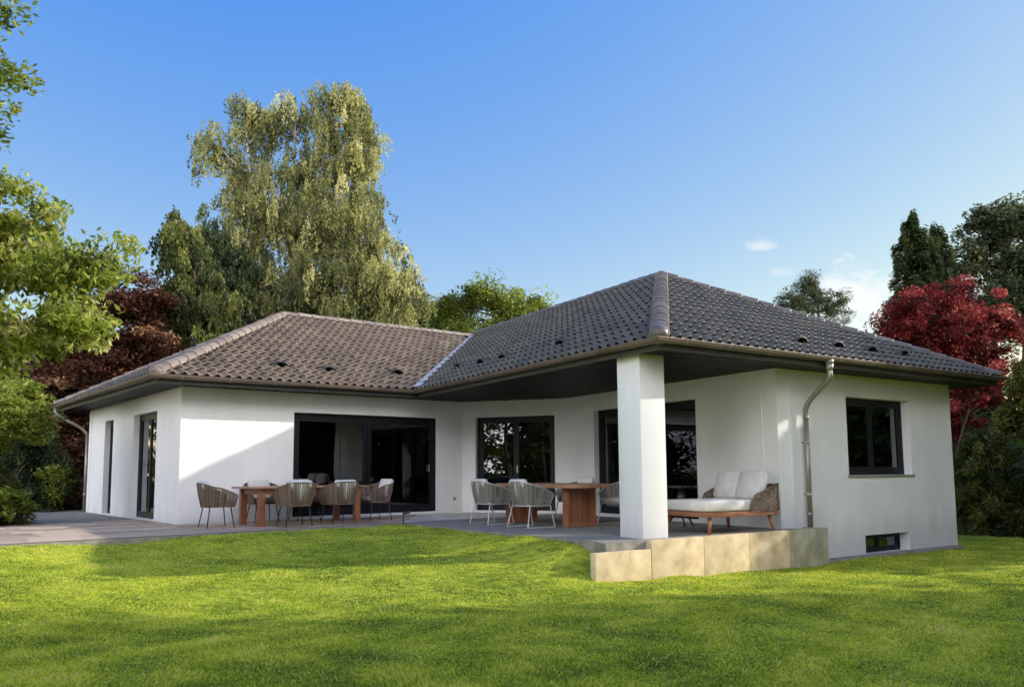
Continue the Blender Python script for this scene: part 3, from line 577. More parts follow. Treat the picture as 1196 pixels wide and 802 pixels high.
# ------------------------------------------------------------------ interior things seen through glass
def inside_things():
    A,t,n=offline(3,-.9); m=A+t*3.4
    c=thing('curtain','beige curtain hanging inside the wide glass door','curtain',(m[0],m[1],0)); c=None
for o in list(C.objects):
    pass
A,t,n=offline(3,-.75)
b=MB(); pts=[]
for k in range(41):
    s=3.75+k*.022; q=A+t*s-n*(.05*math.sin(k*1.25)); pts.append(q)
for q0,q1 in zip(pts,pts[1:]): b.add([(*q0,.05),(*q1,.05),(*q1,2.55),(*q0,2.55)],[(0,1,2,3)],.5,True)
tag(b.build('curtain',M['curtain']),'beige curtain hanging inside the wide glass door','curtain')
A,t,n=offline(3,-1.3); q=A+t*3.7
lp=thing('pendant_lamp','beige conical pendant lamp hanging inside behind the glass door','lamp',(q[0],q[1],1.35))
b=MB(); b.tube([(q[0],q[1],1.36),(q[0],q[1],1.60)],[.30,.10],24,cap=False); b.build('lamp_shade',M['lampshade'],lp); b=MB(); b.tube([(q[0],q[1],1.58),(q[0],q[1],2.74)],.006,6); b.build('cable',M['black'],lp)
# ------------------------------------------------------------------ furniture
def shell_pts(th,lvl):
    """tub chair shell; th in [-1,1] around the back, lvl 0 bottom .. 1 top. x=side, y=forward"""
    sg=math.copysign(1,th); u=abs(th); wt=.35; wb=.275
    if u<.58:
        a=u/.58*math.pi/2; ex=.72; sx=math.sin(a)**ex; sy=math.cos(a)**ex
        top=V3(sg*wt*sx,-.05-.29*sy,.815-.085*(1-math.cos(a)**1.2)); bot=V3(sg*wb*sx,-.05-.215*sy,.385)
    else:
        f=(u-.58)/.42; top=V3(sg*(wt-.03*f*f),-.05+.33*f,.73-.12*f-.03*f**6); bot=V3(sg*(wb-.015*f),-.05+.29*f,.385)
    return bot*(1-lvl)+top*lvl
def tub_chair(root,kind):
    rope=M['rope'] if kind=='dark' else M['rope_grey']; fm=M['darkmetal'] if kind=='dark' else M['lightmetal']
    b=MB(); n=86
    for k in range(n):
        th=-1+2*(k+.5)/n; p0=shell_pts(th,0); p1=shell_pts(th,1); mid=(p0+p1)/2; mid[:2]*=1.03
        e=shell_pts(th+.013,0)-shell_pts(th-.013,0); e/=np.linalg.norm(e)+1e-9; hw=.0082
        o=np.cross(e,V3(0,0,1)); o/=np.linalg.norm(o)+1e-9; tn=random.random()
        q=[p0,mid,p1]; vs=[]
        for p in q: vs+= [p-e*hw,p+o*.005,p+e*hw,p-o*.005]
        fs=[(r*4+j,r*4+(j+1)%4,(r+1)*4+(j+1)%4,(r+1)*4+j) for r in range(2) for j in range(4)]
        b.add(vs,fs,tn,True)
    b.build('rope_backrest',rope,root,off=(0,0,0))
    b=MB(); tr=[shell_pts(t_,1) for t_ in np.linspace(-1,1,41)]; b.tube(tr,.012,8); br=[shell_pts(t_,0) for t_ in np.linspace(-1,1,41)]; b.tube(br+[br[0]],.011,8)
    for s in(-1,1): b.tube([shell_pts(s,0),shell_pts(s,1)],.011,8)
    b.build('frame',fm if kind!='dark' else rope,root,off=(0,0,0))
    b=MB(); b.rbox((0,.02,.40),(.50,.50,.03),(1,0),.014); b.build('seat',fm,root,off=(0,0,0))
    b=MB(); b.rbox((0,.04,.455),(.50,.50,.085),(1,0),.035,puff=.012); b.build('seat_cushion',M['taupe'] if kind=='dark' else M['cushion'],root,off=(0,0,0))
    b=MB(); a=math.radians(14); t=V3(1,0,0); nn=V3(0,math.sin(a),math.cos(a)); u=V3(0,-math.cos(a),math.sin(a)); nn=V3(0,-math.sin(a),math.cos(a)); u=np.cross(t,nn)
    b.rbox((0,-.235,.665),(.46,.40,.11),None,.05,up=(t,nn,u),puff=.025); b.build('back_cushion',M['cushion'],root,off=(0,0,0))
    if kind=='dark':
        for sx in(-1,1):
            for sy in(-1,1):
                b=MB(); b.tube([(sx*.20,sy*.19,.39),(sx*.255,sy*.25,.0)],[.013,.009],8); b.build('leg',fm,root,off=(0,0,0))
    else:
        for sx in(-1,1):
            b=MB(); b.tube(spline([(sx*.30,.22,.39),(sx*.315,.30,.05),(sx*.315,.27,.012),(sx*.315,0,.011),(sx*.30,-.27,.012),(sx*.295,-.28,.05),(sx*.25,-.20,.39)],5),.011,8); b.build('sled_leg',fm,root,off=(0,0,0))
def chair_at(proto,x,y,face,label,group):
    """face: bearing (deg, clockwise from +Y) the sitter looks towards"""
    return copy_thing(proto,(x,y,0.001),-math.radians(face),label)
gA='brown rope dining chairs around the teak table'; 
specs=[(-5.53,15.16,52,'brown rope chair at the left head of the teak table'),(-4.12,15.33,-36,'brown rope chair on the lawn side, left of the two with backs to the lawn'),(-3.44,16.02,-40,'brown rope chair on the lawn side, nearest the sliding door handle'),
 (-5.12,16.62,142,'brown rope chair on the wall side in front of the white wall'),(-4.42,17.22,142,'brown rope chair on the wall side in front of the dark glass'),(-2.90,17.12,-128,'brown rope chair at the right head of the teak table')]
r0=thing('rope_chair',specs[0][3],'chair',(specs[0][0],specs[0][1],.001),gA,-math.radians(specs[0][2])); tub_chair(r0,'dark')
for s in specs[1:]: chair_at(r0,s[0],s[1],s[2],s[3],gA)
gB='grey rope chairs around the pedestal table'
specs=[(.31,14.56,53,'grey rope chair with sled legs in front of the pedestal table, nearer the pillar'),(-.42,15.62,53,'grey rope chair with sled legs beside the angled glass door'),(2.03,15.22,-127,'grey rope chair with sled legs half hidden behind the white pillar'),(1.28,16.42,-127,'grey rope chair on the far side of the pedestal table, only its top showing')]
r1=thing('sled_chair',specs[0][3],'chair',(specs[0][0],specs[0][1],.001),gB,-math.radians(specs[0][2])); tub_chair(r1,'light')
for s in specs[1:]: chair_at(r1,s[0],s[1],s[2],s[3],gB)
# teak table
def table1():
    d=np.array((math.sin(math.radians(49)),math.cos(math.radians(49)))); bk=np.array((-d[1],d[0])); FL=np.array((-4.74,15.28)); c=FL+d*1.02+bk*.42
    t=thing('dining_table','rectangular teak dining table with thick square legs','table',(c[0],c[1],0))
    for a in(-1,1):
        for e in(-1,1):
            q=c+d*1.02*a+bk*.42*e; b=MB(); b.rbox((q[0],q[1],.351),(.13,.09,.70),d,.008,tint=random.random()); b.build('leg',M['teak'],t)
    b=MB()
    for e in(-1,1): q=c+bk*.42*e; b.box((q[0],q[1],.64),(1.9,.03,.10),d)
    for e in(-1,1): q=c+d*1.02*e; b.box((q[0],q[1],.64),(.03,.75,.10),d)
    b.build('apron',M['teak'],t)
    b=MB()
    for k in range(8): q=c+bk*(-.49+.14*k); b.rbox((q[0],q[1],.722),(2.42,.134,.036),d,.006,tint=random.random())
    b.build('tabletop',M['teak_top'],t)
table1()
def table2():
    ax=np.array((-.602,.799)); pp=np.array((.799,.602)); c=np.array((.70,15.45))
    t=thing('pedestal_table','large teak table with rounded ends on slatted pedestals','table',(c[0],c[1],0))
    b=MB(); K=48; out=[]
    for k in range(K):
        th=2*math.pi*k/K; s,co=math.sin(th),math.cos(th); e=.55
        q=c+ax*1.33*math.copysign(abs(co)**e,co)+pp*.56*math.copysign(abs(s)**e,s); out.append(q)
    b.prism(out,.695,.765); b.build('tabletop',M['teak_top'],t)
    for off,lab in((-.85,None),(.87,None)):
        q=c+ax*off; b=MB(); b.box((q[0],q[1],.36),(.62,.09,.66),pp,tint=.0); pd=b.build('pedestal',M['teak_dark'],t); b=MB()
        for e in(-1,1):
            for z in(.035,.665): qq=q+ax*.0; b.box((q[0]+ax[0]*.062*e,q[1]+ax[1]*.062*e,z),(.68,.03,.07),pp,tint=.6)
            qq=q+pp*.325*e; b.box((qq[0],qq[1],.347),(.03,.15,.69),pp,tint=.5)
            for k in range(15):
                r_=q+ax*.060*e+pp*(-.29+.0414*k); b.box((r_[0],r_[1],.35),(.025,.036,.558),pp,tint=random.random())
        b.build('slats',M['teak'],pd)
table2()
def daybed():
    v=np.array((.8587,.5124)); u=W; N0=np.array((3.02,12.52)); Wd=1.08; D=1.56; c=N0+u*Wd/2+v*D/2
    t=thing('daybed','deep teak daybed with wicker arms and off white mattress','daybed',(c[0],c[1],0))
    def q(a,e): return N0+u*a+v*e
    b=MB(); z=.30
    for a in(.02,Wd-.02): m=q(a,D/2); b.rbox((m[0],m[1],z),(D,.045,.075),v,.008,tint=random.random())
    for e in(.02,D-.02): m=q(Wd/2,e); b.rbox((m[0],m[1],z),(.045,Wd-.09,.075),v,.008,tint=random.random())
    for k in range(12): m=q(Wd/2,.1+k*.123); b.box((m[0],m[1],.312),(.07,Wd-.1,.02),v,tint=random.random())
    b.build('base_frame',M['teak'],t)
    for a,sa in((.08,-1),(Wd-.08,1)):
        for e,se in((.09,-1),(D-.14,1)):
            p0=q(a,e); p1=q(a+sa*.035,e+se*.05); b=MB(); b.tube([(p0[0],p0[1],.27),(p1[0],p1[1],0.0)],[.034,.021],10); b.build('leg',M['teak'],t)
    b=MB(); m=q(Wd/2,.03+(D-.22)/2); b.rbox((m[0],m[1],.428),(D-.20,Wd-.05,.175),v,.05,puff=.012); b.build('mattress',M['cream'],t)
    # woven arms and back
    b=MB(); rail=MB()
    def armprof(e): # height of top along depth e
        x=(e-(D-.66))/.66; return .36+.20*min(1,(x/.16))**.5+.22*max(0,x)**1.0 if x>0 else .36
    def strip(pts,z0f,z1f,o):
        n=len(pts)
        for k in range(n-1):
            for r in range(15):
                a0,a1=pts[k],pts[k+1]; z00,z01=z0f(k),z1f(k); z10,z11=z0f(k+1),z1f(k+1); f0,f1=r/15,(r+.93)/15; bulge=.006 if (r+k)%2 else -.004
                oo=V3(*o(k),0)*bulge
                p=[V3(*a0,z00+(z01-z00)*f0)+oo,V3(*a1,z10+(z11-z10)*f0)-oo,V3(*a1,z10+(z11-z10)*f1)-oo,V3(*a0,z00+(z01-z00)*f1)+oo]; b.add(p,[(0,1,2,3)],random.random())
    for a,sg in((-.015,-1),(Wd+.015,1)):
        es=np.linspace(D-.66,D-.02,20); pts=[q(a+sg*.03*math.sin(math.pi*i/19),e) for i,e in enumerate(es)]
        strip(pts,lambda k:.338,lambda k:armprof(es[k]+.001)+.0,lambda k:u*sg)
        top=[V3(*pts[i],armprof(es[i]+.001)) for i in range(20)]; rail.tube([V3(*pts[0],.338)]+top+[V3(*pts[-1],.338)],.016,8)
    es=np.linspace(-.015,Wd+.015,26); pts=[q(a,D-.02) for a in es]; strip(pts,lambda k:.338,lambda k:.75,lambda k:v); rail.tube([V3(*p,.75) for p in pts],.016,8)
    wk=b.build('wicker_back',M['wicker'],t); rail.build('frame_rail',M['wicker'],wk)
    for k,off in enumerate((.27,.80)):
        m=q(off+.0,D-.30); a=math.radians(20); V=V3(*v,0); U=V3(*u,0); nn=V3(0,0,1)*math.cos(a)+V*math.sin(a); th=V*math.cos(a)-V3(0,0,1)*math.sin(a)
        b=MB(); b.rbox((m[0],m[1],.735),(.53,.50,.17),None,.07,up=(U,nn,th),puff=.035); b.build('back_cushion',M['cushion'],t)
daybed()
# round side table
q=(3.03,14.62); t=thing('side_table','small round black side table behind the daybed','table',(*q,0))
b=MB(); K=32; b.tube([(*q,.685),(*q,.715)],.31,K,flat=True); b.tube([(*q,.715),(*q,.722)],.29,K,flat=True); b.build('tabletop',M['black'],t)
b=MB(); b.tube([(*q,.685),(*q,.30)],[.05,.10],16); b.build('stem',M['darkmetal'],t)
for k in range(3):
    a=k*2.1+.5; b=MB(); b.tube([(q[0]+.05*math.cos(a),q[1]+.05*math.sin(a),.32),(q[0]+.27*math.cos(a),q[1]+.27*math.sin(a),0)],[.022,.014],8); b.build('leg',M['black'],t)
# garden spike light at the lawn edge
q=(-2.12,15.72); zg=float(ground(*q)); t=thing('spike_light','small black garden spike light at the lawn edge','garden light',(*q,zg))
b=MB(); b.tube([(*q,zg-.02),(*q,zg+.22)],.011,8); b.build('spike',M['black'],t); b=MB(); b.tube([(q[0]-.01,q[1],zg+.23),(q[0]+.13,q[1]-.03,zg+.27)],[.022,.028],12); b.build('lamp_head',M['darkmetal'],t)
# ------------------------------------------------------------------ trees
def leaf_quads(pos,dirv,nrm,Ln,Wd):
    d=dirv/(np.linalg.norm(dirv,axis=1,keepdims=True)+1e-9); s=np.cross(d,nrm); s/=np.linalg.norm(s,axis=1,keepdims=True)+1e-9
    Ln=Ln[:,None];Wd=Wd[:,None]; v=np.zeros((len(pos),4,3)); v[:,0]=pos-d*Ln*.5; v[:,1]=pos+s*Wd*.5+d*Ln*.05; v[:,2]=pos+d*Ln*.5; v[:,3]=pos-s*Wd*.5+d*Ln*.05; return v
def unit(n): v=rng.normal(size=(n,3)); return v/np.linalg.norm(v,axis=1,keepdims=True)
def limb(b,p,q,r0,r1,sag=0,n=5,tint=.5,sides=6,wob=.06):
    p=np.array(p,float);q=np.array(q,float); Ln=np.linalg.norm(q-p); m=(p+q)/2+rng.normal(size=3)*wob*Ln+V3(0,0,sag*Ln); pts=spline([p,m,q],n); b.tube(pts,list(np.linspace(r0,r1,len(pts))),sides,tint)
    return pts
def blobtree(name,label,base,blobs,leafm,bark,trunk_to=None,loose=.18,seed=0,nclump=160,per=260,cr=.55,leaf=.12,asp=.6,trunks=1,tr=.18,style='leaf',group=None,cat='tree',shell=.45,flat=.65,strand=1.6,bright=.0,limbs=46,partn='crown',contrast=.22,tiltdown=0):
    """blobs: (x,y,z,rx,ry,rz) ellipsoids"""
    global rng
    rng=np.random.default_rng(sum(ord(c)*(i+1) for i,c in enumerate(label))+seed)
    base=np.array(base,float); root=thing(name,label,cat,tuple(base),group); B=np.array(blobs,float); vol=(B[:,3]*B[:,4]*B[:,5])**.75; pr=vol/vol.sum()
    idx=rng.choice(len(B),nclump,p=pr); u=unit(nclump); rad=shell+(1-shell)*rng.random(nclump)**.6; cc=B[idx,:3]+u*B[idx,3:6]*(rad*(1+loose*rng.normal(size=nclump)))[:,None]
    csz=cr*(.55+.9*rng.random(nclump)); ctint=rng.normal(size=nclump)*contrast*.6
    n=nclump*per; ci=np.repeat(np.arange(nclump),per)
    if style=='strand':
        ns=int(per/22); sid=rng.integers(0,ns,size=n); sx=rng.normal(size=(nclump,ns,2))*.5; sl=strand*(.35+.9*rng.random((nclump,ns))); st0=rng.random((nclump,ns))*.5
        f=rng.random(n); px=sx[ci,sid,0]*csz[ci]; py=sx[ci,sid,1]*csz[ci]; L_=sl[ci,sid]
        arc=np.minimum(f*2.5,1.0); pos=cc[ci]+np.stack([px*(.35+.65*arc),py*(.35+.65*arc),-f*L_+st0[ci,sid]*.5+ (1-arc)*.2],-1)+rng.normal(size=(n,3))*V3(.05,.05,.06)*cr*1.6
        d=np.stack([rng.normal(size=n)*.5,rng.normal(size=n)*.5,-1.2+rng.normal(size=n)*.4],-1); nr=unit(n)
        lt=(rng.random((nclump,ns))[ci,sid]-.5)*.3
    elif style=='needle':
        out=cc-np.mean(B[:,:3],0); out=out/ (np.linalg.norm(out,axis=1,keepdims=True)+1e-9); out[:,2]-=.35
        # several flattened sprays per clump
        ns=6; sid=rng.integers(0,ns,size=n); sd=out[:,None,:]+rng.normal(size=(nclump,ns,3))*.55; sd/=np.linalg.norm(sd,axis=2,keepdims=True); D=sd[ci,sid]
        f=rng.random(n); side=np.cross(D,V3(0,0,1)); side/=np.linalg.norm(side,axis=1,keepdims=True)+1e-9; sg=np.sign(rng.random(n)-.5); wdt=rng.random(n)*(1-f)*.45
        pos=cc[ci]+(D*(f[:,None]*1.7-.5)+side*(sg*wdt)[:,None]+V3(0,0,-1)*(f**2*.35+wdt*.3)[:,None])*csz[ci][:,None]+rng.normal(size=(n,3))*.04*cr
        d=D*.8+side*sg[:,None]*.8+V3(0,0,-.35); nr=np.cross(d,side)+rng.normal(size=(n,3))*.5; lt=(f-.4)*.35+(rng.random((nclump,ns))[ci,sid]-.5)*.25
    else:
        g=rng.normal(size=(n,3)); g/=np.maximum(1,np.linalg.norm(g,axis=1,keepdims=True)/1.9); pos=cc[ci]+g*csz[ci][:,None]*V3(1,1,flat)*.62
        out=unit(n)*.8; d=np.stack([rng.normal(size=n),rng.normal(size=n),-.25-tiltdown+rng.normal(size=n)*.45],-1); nr=unit(n)*.7+V3(0,0,1); lt=0
    zr=(pos[:,2]-B[:,2].min())/(np.ptp(B[:,2])+B[:,5].max()+1e-9)
    tint=.42+bright+ctint[ci]+lt+rng.normal(size=n)*.15+.10*(zr-.5)
    Ln=leaf*(.6+.8*rng.random(n)); v=leaf_quads(pos,d,nr,Ln,Ln*asp)
    npmesh(partn,v,4,tint,leafm,root,off=base)
    # wood
    b=MB(); top=B[:,:3].mean(0); zmax=(B[:,2]+B[:,5]*.6).max(); joints=[]
    for k in range(trunks):
        tb=base+(V3(rng.normal()*.25,rng.normal()*.25,0) if trunks>1 else 0)-V3(0,0,.15); bt=B[rng.integers(len(B))] if trunks>1 else None
        tp=V3(bt[0],bt[1],bt[2]+bt[5]*.5) if trunks>1 else V3(*top[:2],zmax)
        if trunk_to is not None: tp=V3(*trunk_to)
        pts=limb(b,tb,tp,tr,tr*.18,n=8,sides=9,wob=.035); joints+=pts[3:]
    J=np.array(joints)
    for k in rng.choice(nclump,min(limbs,nclump),replace=False):
        e=cc[k]; dd=np.linalg.norm((J-e)*V3(1,1,1.5)-V3(0,0,-.6),axis=1)+ (J[:,2]>e[2])*3; j=J[np.argmin(dd)]
        if dd.min()>3.2: continue
        pts=limb(b,j,e,tr*.28,tr*.05,sag=.06,n=4,sides=5,wob=.07)
    b.build('trunk',bark,root,off=base)
    return root
def conifer(name,label,base,Ht,R,leafm,per=1500,z0=.3,group=None,droop=.35,leaf=.16,cat='tree',bright=0,nb=None,top=1.0,power=.8,gap=.0,cluster=.07):
    global rng
    rng=np.random.default_rng(sum(ord(c)*(i+1) for i,c in enumerate(label)))
    base=np.array(base,float); root=thing(name,label,cat,tuple(base),group); b=MB(); b.tube([base-V3(0,0,.2),base+V3(.04*Ht*.2,0,Ht*.5),base+V3(0,0,Ht*.98)],[.045*R+.1,.03*R+.06,.015],8)
    P_=[];D_=[];T_=[]; nb=nb or int(Ht*11); 
    for k in range(nb):
        f=(k+.5)/nb; zz=z0+f*(Ht-z0); rl=R*((1-f)**power)*(.72+.5*rng.random())+.12; a=k*2.4+rng.normal()*.25; d=V3(math.cos(a),math.sin(a),0)
        st=base+V3(0,0,zz); up_=.25 if f>.8 else .05
        if rl>.5: b.tube([st,st+d*rl*.5+V3(0,0,rl*.05),st+d*rl*.95-V3(0,0,droop*rl*.8)],[.028,.018,.006],4)
        n=int(per*(rl/R)+60); s=rng.random(n)**.7; side=V3(-d[1],d[0],0); w=(rng.random(n)*2-1)*.42*rl*(1-s*.75)*np.where(rng.random(n)<.5,.6,1)
        tw=np.round(s*9)/9+rng.normal(size=n)*.02
        s=np.clip(.6*s+.4*tw,0,1.03); pos=st+d*(s*rl)[:,None]+side*w[:,None]+V3(0,0,1)*(-droop*rl*s**1.6-.28*np.abs(w)+up_*s*rl+rng.normal(size=n)*cluster-.14*rng.random(n))[:,None]
        dr=d*.9+side*np.sign(w)[:,None]*.8+V3(0,0,-.5)+rng.normal(size=(n,3))*.35
        P_.append(pos);D_.append(dr);T_.append(.35+bright+.32*(s-.55)+rng.normal()*.13+rng.normal(size=n)*.12+.1*(f-.5))
    pos=np.concatenate(P_);d=np.concatenate(D_);t=np.concatenate(T_); n=len(pos); Ln=leaf*(.6+.8*rng.random(n)); nr=unit(n)*.5+V3(0,0,1)
    npmesh('foliage',leaf_quads(pos,d,nr,Ln,Ln*.34),4,t,leafm,root,off=base); b.build('trunk',M['bark'],root,off=base); return root
def bl(u,v,ru,rv,Y,ry=None,dy=0):
    c=at(u,v,Y+dy); k=Y/FPX; return (c[0],c[1],c[2],ru*k,(ry if ry is not None else ru*k),rv*k)
GZ=-.3
# weeping birch
Y=32; px=lambda u,Y:(u-598)/FPX*Y
blobtree('birch_tree','tall weeping birch with hanging pale green branches behind the left wing',(px(372,Y),Y,GZ),
 [bl(300,150,36,26,Y),bl(285,134,20,14,Y,.9),bl(256,170,22,16,Y,1.2),bl(240,190,24,9,Y,.8),bl(345,135,26,22,Y,1.2),bl(394,132,40,24,Y,1.6),bl(425,175,22,50,Y,1.4),bl(385,180,32,48,Y),bl(330,200,40,32,Y),bl(285,215,26,34,Y),bl(300,265,42,42,Y,2.2),bl(360,255,52,48,Y,2.4),bl(420,260,42,50,Y,2.0),
  bl(270,320,42,40,Y,2.4),bl(330,340,56,42,Y,2.6),bl(400,330,62,50,Y,2.6),bl(455,325,36,44,Y,2),bl(475,360,28,34,Y,1.8),bl(300,380,60,40,Y,2.4),bl(420,385,60,38,Y,2.4)],
 LF['birch'],M['birch_bark'],nclump=1150,per=215,cr=.46,leaf=.105,asp=.55,trunks=5,tr=.15,style='strand',strand=.80,limbs=260,shell=.3,contrast=.50,bright=.07,loose=.07)
blobtree('cypress_tree','drooping olive green cypress left of the birch',(px(218,27.5),27.5,GZ),[bl(212,252,9,14,27.5,.5),bl(208,285,22,24,27.5,.9),bl(222,318,32,30,27.5,1.2),bl(205,350,26,26,27.5,1.2),bl(240,362,42,36,27.5,1.5),bl(232,410,50,46,27.5,1.6)],LF['olive'],M['bark'],trunk_to=(px(222,27.5),27.5,7.6),nclump=330,per=200,cr=.34,leaf=.12,asp=.42,tr=.12,style='strand',strand=.34,limbs=60,shell=.3,contrast=.45,bright=-.12,loose=.2)
blobtree('cypress_tree','shaded green cypress filling the space between the drooping cypress and the birch',(px(262,30),30,GZ),[bl(250,285,18,24,30,.9),bl(262,320,34,34,30,1.4),bl(255,370,46,40,30,1.6),bl(215,400,50,40,30,1.6)],LF['dark'],M['bark'],trunk_to=(px(258,30),30,7.5),nclump=240,per=220,cr=.42,leaf=.14,asp=.4,tr=.12,style='strand',strand=.4,limbs=40,shell=.25,contrast=.3,bright=.08)
conifer('spruce_tree','dark spruce standing between the cypress and the birch',(px(265,34),34,GZ),11.3,3.6,LF['dark'],per=900,leaf=.2)
conifer('spruce_tree','dark spruce behind the right edge of the birch',(px(487,38),38,GZ),10.3,3.0,LF['dark'],per=700,leaf=.2)
# purple maple
Y=25.5
blobtree('purple_maple','dark purple leaved maple behind the left corner of the house',(px(118,Y),Y,GZ),[bl(155,352,34,30,Y),bl(110,385,44,30,Y),bl(170,400,32,30,Y),bl(70,420,42,34,Y),bl(120,440,60,30,Y),bl(60,480,50,36,Y),bl(150,480,30,34,Y),bl(178,350,16,14,Y),bl(90,530,50,36,Y)],
 LF['purple'],M['bark'],nclump=330,per=260,cr=.42,leaf=.13,asp=.55,trunks=2,tr=.14,shell=.3,contrast=.42,flat=.38,limbs=60)
# background dark conifers left
conifer('fir_tree','dark fir behind the purple maple',(px(60,31),31,GZ),8.6,3.8,LF['dark'],per=1000,leaf=.2)
conifer('fir_tree','dark fir at the far left of the garden',(px(-30,28),28,GZ),8.5,3.6,LF['dark'],per=1000,leaf=.2)
conifer('fir_tree','dark fir between the purple maple and the cypress',(px(175,31),31,GZ),7.6,3.4,LF['dark'],per=1000,leaf=.2)
# foreground broadleaf at left
Y=9.2
blobtree('broadleaf_tree','light green broadleaf tree reaching in from the left edge',(-8.4,9.6,-.35),trunk_to=(-8.7,9.4,6.0),blobs=[bl(-60,250,90,60,Y,.9),bl(-20,300,60,52,Y,.8),bl(30,265,34,30,Y,.5),bl(62,325,50,40,Y,.6),bl(110,312,34,26,Y,.45),bl(82,378,44,34,Y,.5),bl(20,395,46,36,Y,.6),bl(-50,390,60,60,Y,.9),bl(-80,120,50,70,Y,.9),bl(5,215,16,20,Y,.3),bl(140,290,14,12,Y,.2),bl(58,255,20,10,Y,.2)],
 leafm=LF['yellow'],bark=M['bark'],nclump=320,per=80,cr=.2,leaf=.092,asp=.45,tr=.16,shell=.25,limbs=120,contrast=.45,flat=.55,tiltdown=.6,bright=.24,loose=.3)
blobtree('overhanging_tree','sparse tree whose branch tips hang in at the top left corner',(-8.4,7.4,-.4),[bl(-12,10,34,14,7.5,.25),bl(26,12,14,8,7.5,.15),bl(2,80,20,12,7.5,.2),bl(22,90,16,12,7.5,.15),bl(8,120,18,14,7.5,.15),bl(-4,155,14,24,7.5,.15),bl(-90,40,60,90,7.5,.8)],
 LF['yellow'],M['bark'],trunk_to=(-8.6,7.2,6.5),nclump=150,per=42,cr=.15,leaf=.07,asp=.45,tr=.09,shell=.2,limbs=50,contrast=.25,bright=.0)
# shrubs at left
blobtree('golden_shrub','bright yellow green shrub at the left end of the terrace',(-10.9,17.3,-.05),[bl(8,455,22,24,17.0,.6),bl(30,475,26,26,17,.7),bl(-5,500,40,34,17,.8),bl(32,500,22,18,17,.6),bl(-30,470,36,40,17,.9)],LF['yellow'],M['bark'],nclump=170,per=150,cr=.22,leaf=.085,asp=.45,tr=.05,limbs=30,cat='shrub',bright=.16,flat=.4)
conifer('yew_shrub','dark yew shrub on the left in front of the golden shrub',(-11.1,16.6,-.05),1.9,1.15,LF['olive'],per=700,leaf=.09,cat='shrub',z0=.05,power=.5,nb=60,bright=-.06)
blobtree('hosta_plant','low bright green leafy plant at the lower left edge',(-10.5,16.1,-.05),[bl(8,588,20,16,16.2,.4)],LF['yellow'],M['bark'],nclump=26,per=40,cr=.16,leaf=.13,asp=.6,tr=.02,limbs=8,cat='plant',bright=-.02)
blobtree('young_shrub','small yellow green shrub beside the downpipe path',(px(63,22.5),22.5,-.05),[bl(62,560,14,20,22.5,.4),bl(60,578,12,10,22.5,.4)],LF['yellow'],M['bark'],nclump=26,per=90,cr=.2,leaf=.09,asp=.5,tr=.02,limbs=8,cat='shrub',bright=.1)
blobtree('pink_ground_shrub','low reddish shrub by the far left corner of the house',(px(84,23.5),23.5,-.05),[bl(82,583,22,10,23.5,.5)],LF['purple'],M['bark'],nclump=26,per=110,cr=.2,leaf=.09,asp=.5,tr=.02,limbs=8,cat='shrub',bright=.3)
conifer('yew_shrub','dark yew shrub below the purple maple',(px(45,23),23,-.05),2.4,1.5,LF['dark'],per=600,leaf=.12,cat='shrub',z0=.05,power=.5,nb=60)
# centre
Y=36
blobtree('oak_tree','round yellow green tree behind the meeting of the two roofs',(px(575,Y),Y,GZ),[bl(532,362,24,20,Y),bl(565,348,30,16,Y),bl(600,352,28,16,Y),bl(622,362,22,14,Y),bl(560,390,44,26,Y),bl(610,385,34,22,Y),bl(635,372,10,10,Y),bl(570,430,60,40,Y)],LF['yellow'],M['bark'],nclump=230,per=210,cr=.5,leaf=.14,asp=.6,tr=.2,contrast=.45,limbs=30,bright=-.02,flat=.8)
blobtree('dark_beech','dark green tree filling the gap between birch and oak',(px(512,40),40,GZ),[bl(512,372,20,26,40),bl(520,400,26,30,40),bl(500,395,22,30,40)],LF['green'],M['bark'],nclump=90,per=180,cr=.6,leaf=.18,asp=.6,tr=.2,contrast=.3,limbs=20,bright=-.22)
Y=40
blobtree('pine_tree','distant pine rising above the right roof ridge',(px(958,Y),Y,GZ),[bl(948,330,12,9,Y,.8),bl(925,350,18,10,Y,1),bl(948,338,22,13,Y,1.2),bl(975,350,20,11,Y,1),bl(950,362,32,12,Y,1.2),bl(988,370,14,8,Y,.8),bl(955,385,30,14,Y,1),bl(945,410,40,20,Y,1)],LF['greygreen'],M['bark'],nclump=170,per=150,cr=.32,leaf=.15,asp=.25,tr=.18,contrast=.35,limbs=50,bright=-.12,style='leaf')
# right side
conifer('spruce_tree','tall dark conifer behind the red maple, left of the pair',(px(1078,31),31,GZ),11.3,2.4,LF['dark'],per=1000,leaf=.2,bright=.16,droop=.6,power=.6,cluster=.14)
conifer('spruce_tree','dark conifer behind the red maple, right of the pair',(px(1106,33),33,GZ),11.4,2.8,LF['dark'],per=1000,leaf=.2,bright=.2,droop=.6,power=.6,cluster=.14)
Y=29
blobtree('ash_tree','tall grey green tree with gaps of sky at the right edge',(px(1175,Y),Y,GZ),[bl(1160,262,28,26,Y),bl(1195,250,30,24,Y),bl(1150,300,30,34,Y),bl(1190,310,36,40,Y),bl(1180,355,44,34,Y),bl(1240,280,50,60,Y),bl(1230,350,50,60,Y)],LF['greygreen'],M['bark'],nclump=260,per=230,cr=.42,leaf=.16,asp=.55,trunks=2,tr=.16,contrast=.3,limbs=80,shell=.3,bright=-.05)
Y=23.5
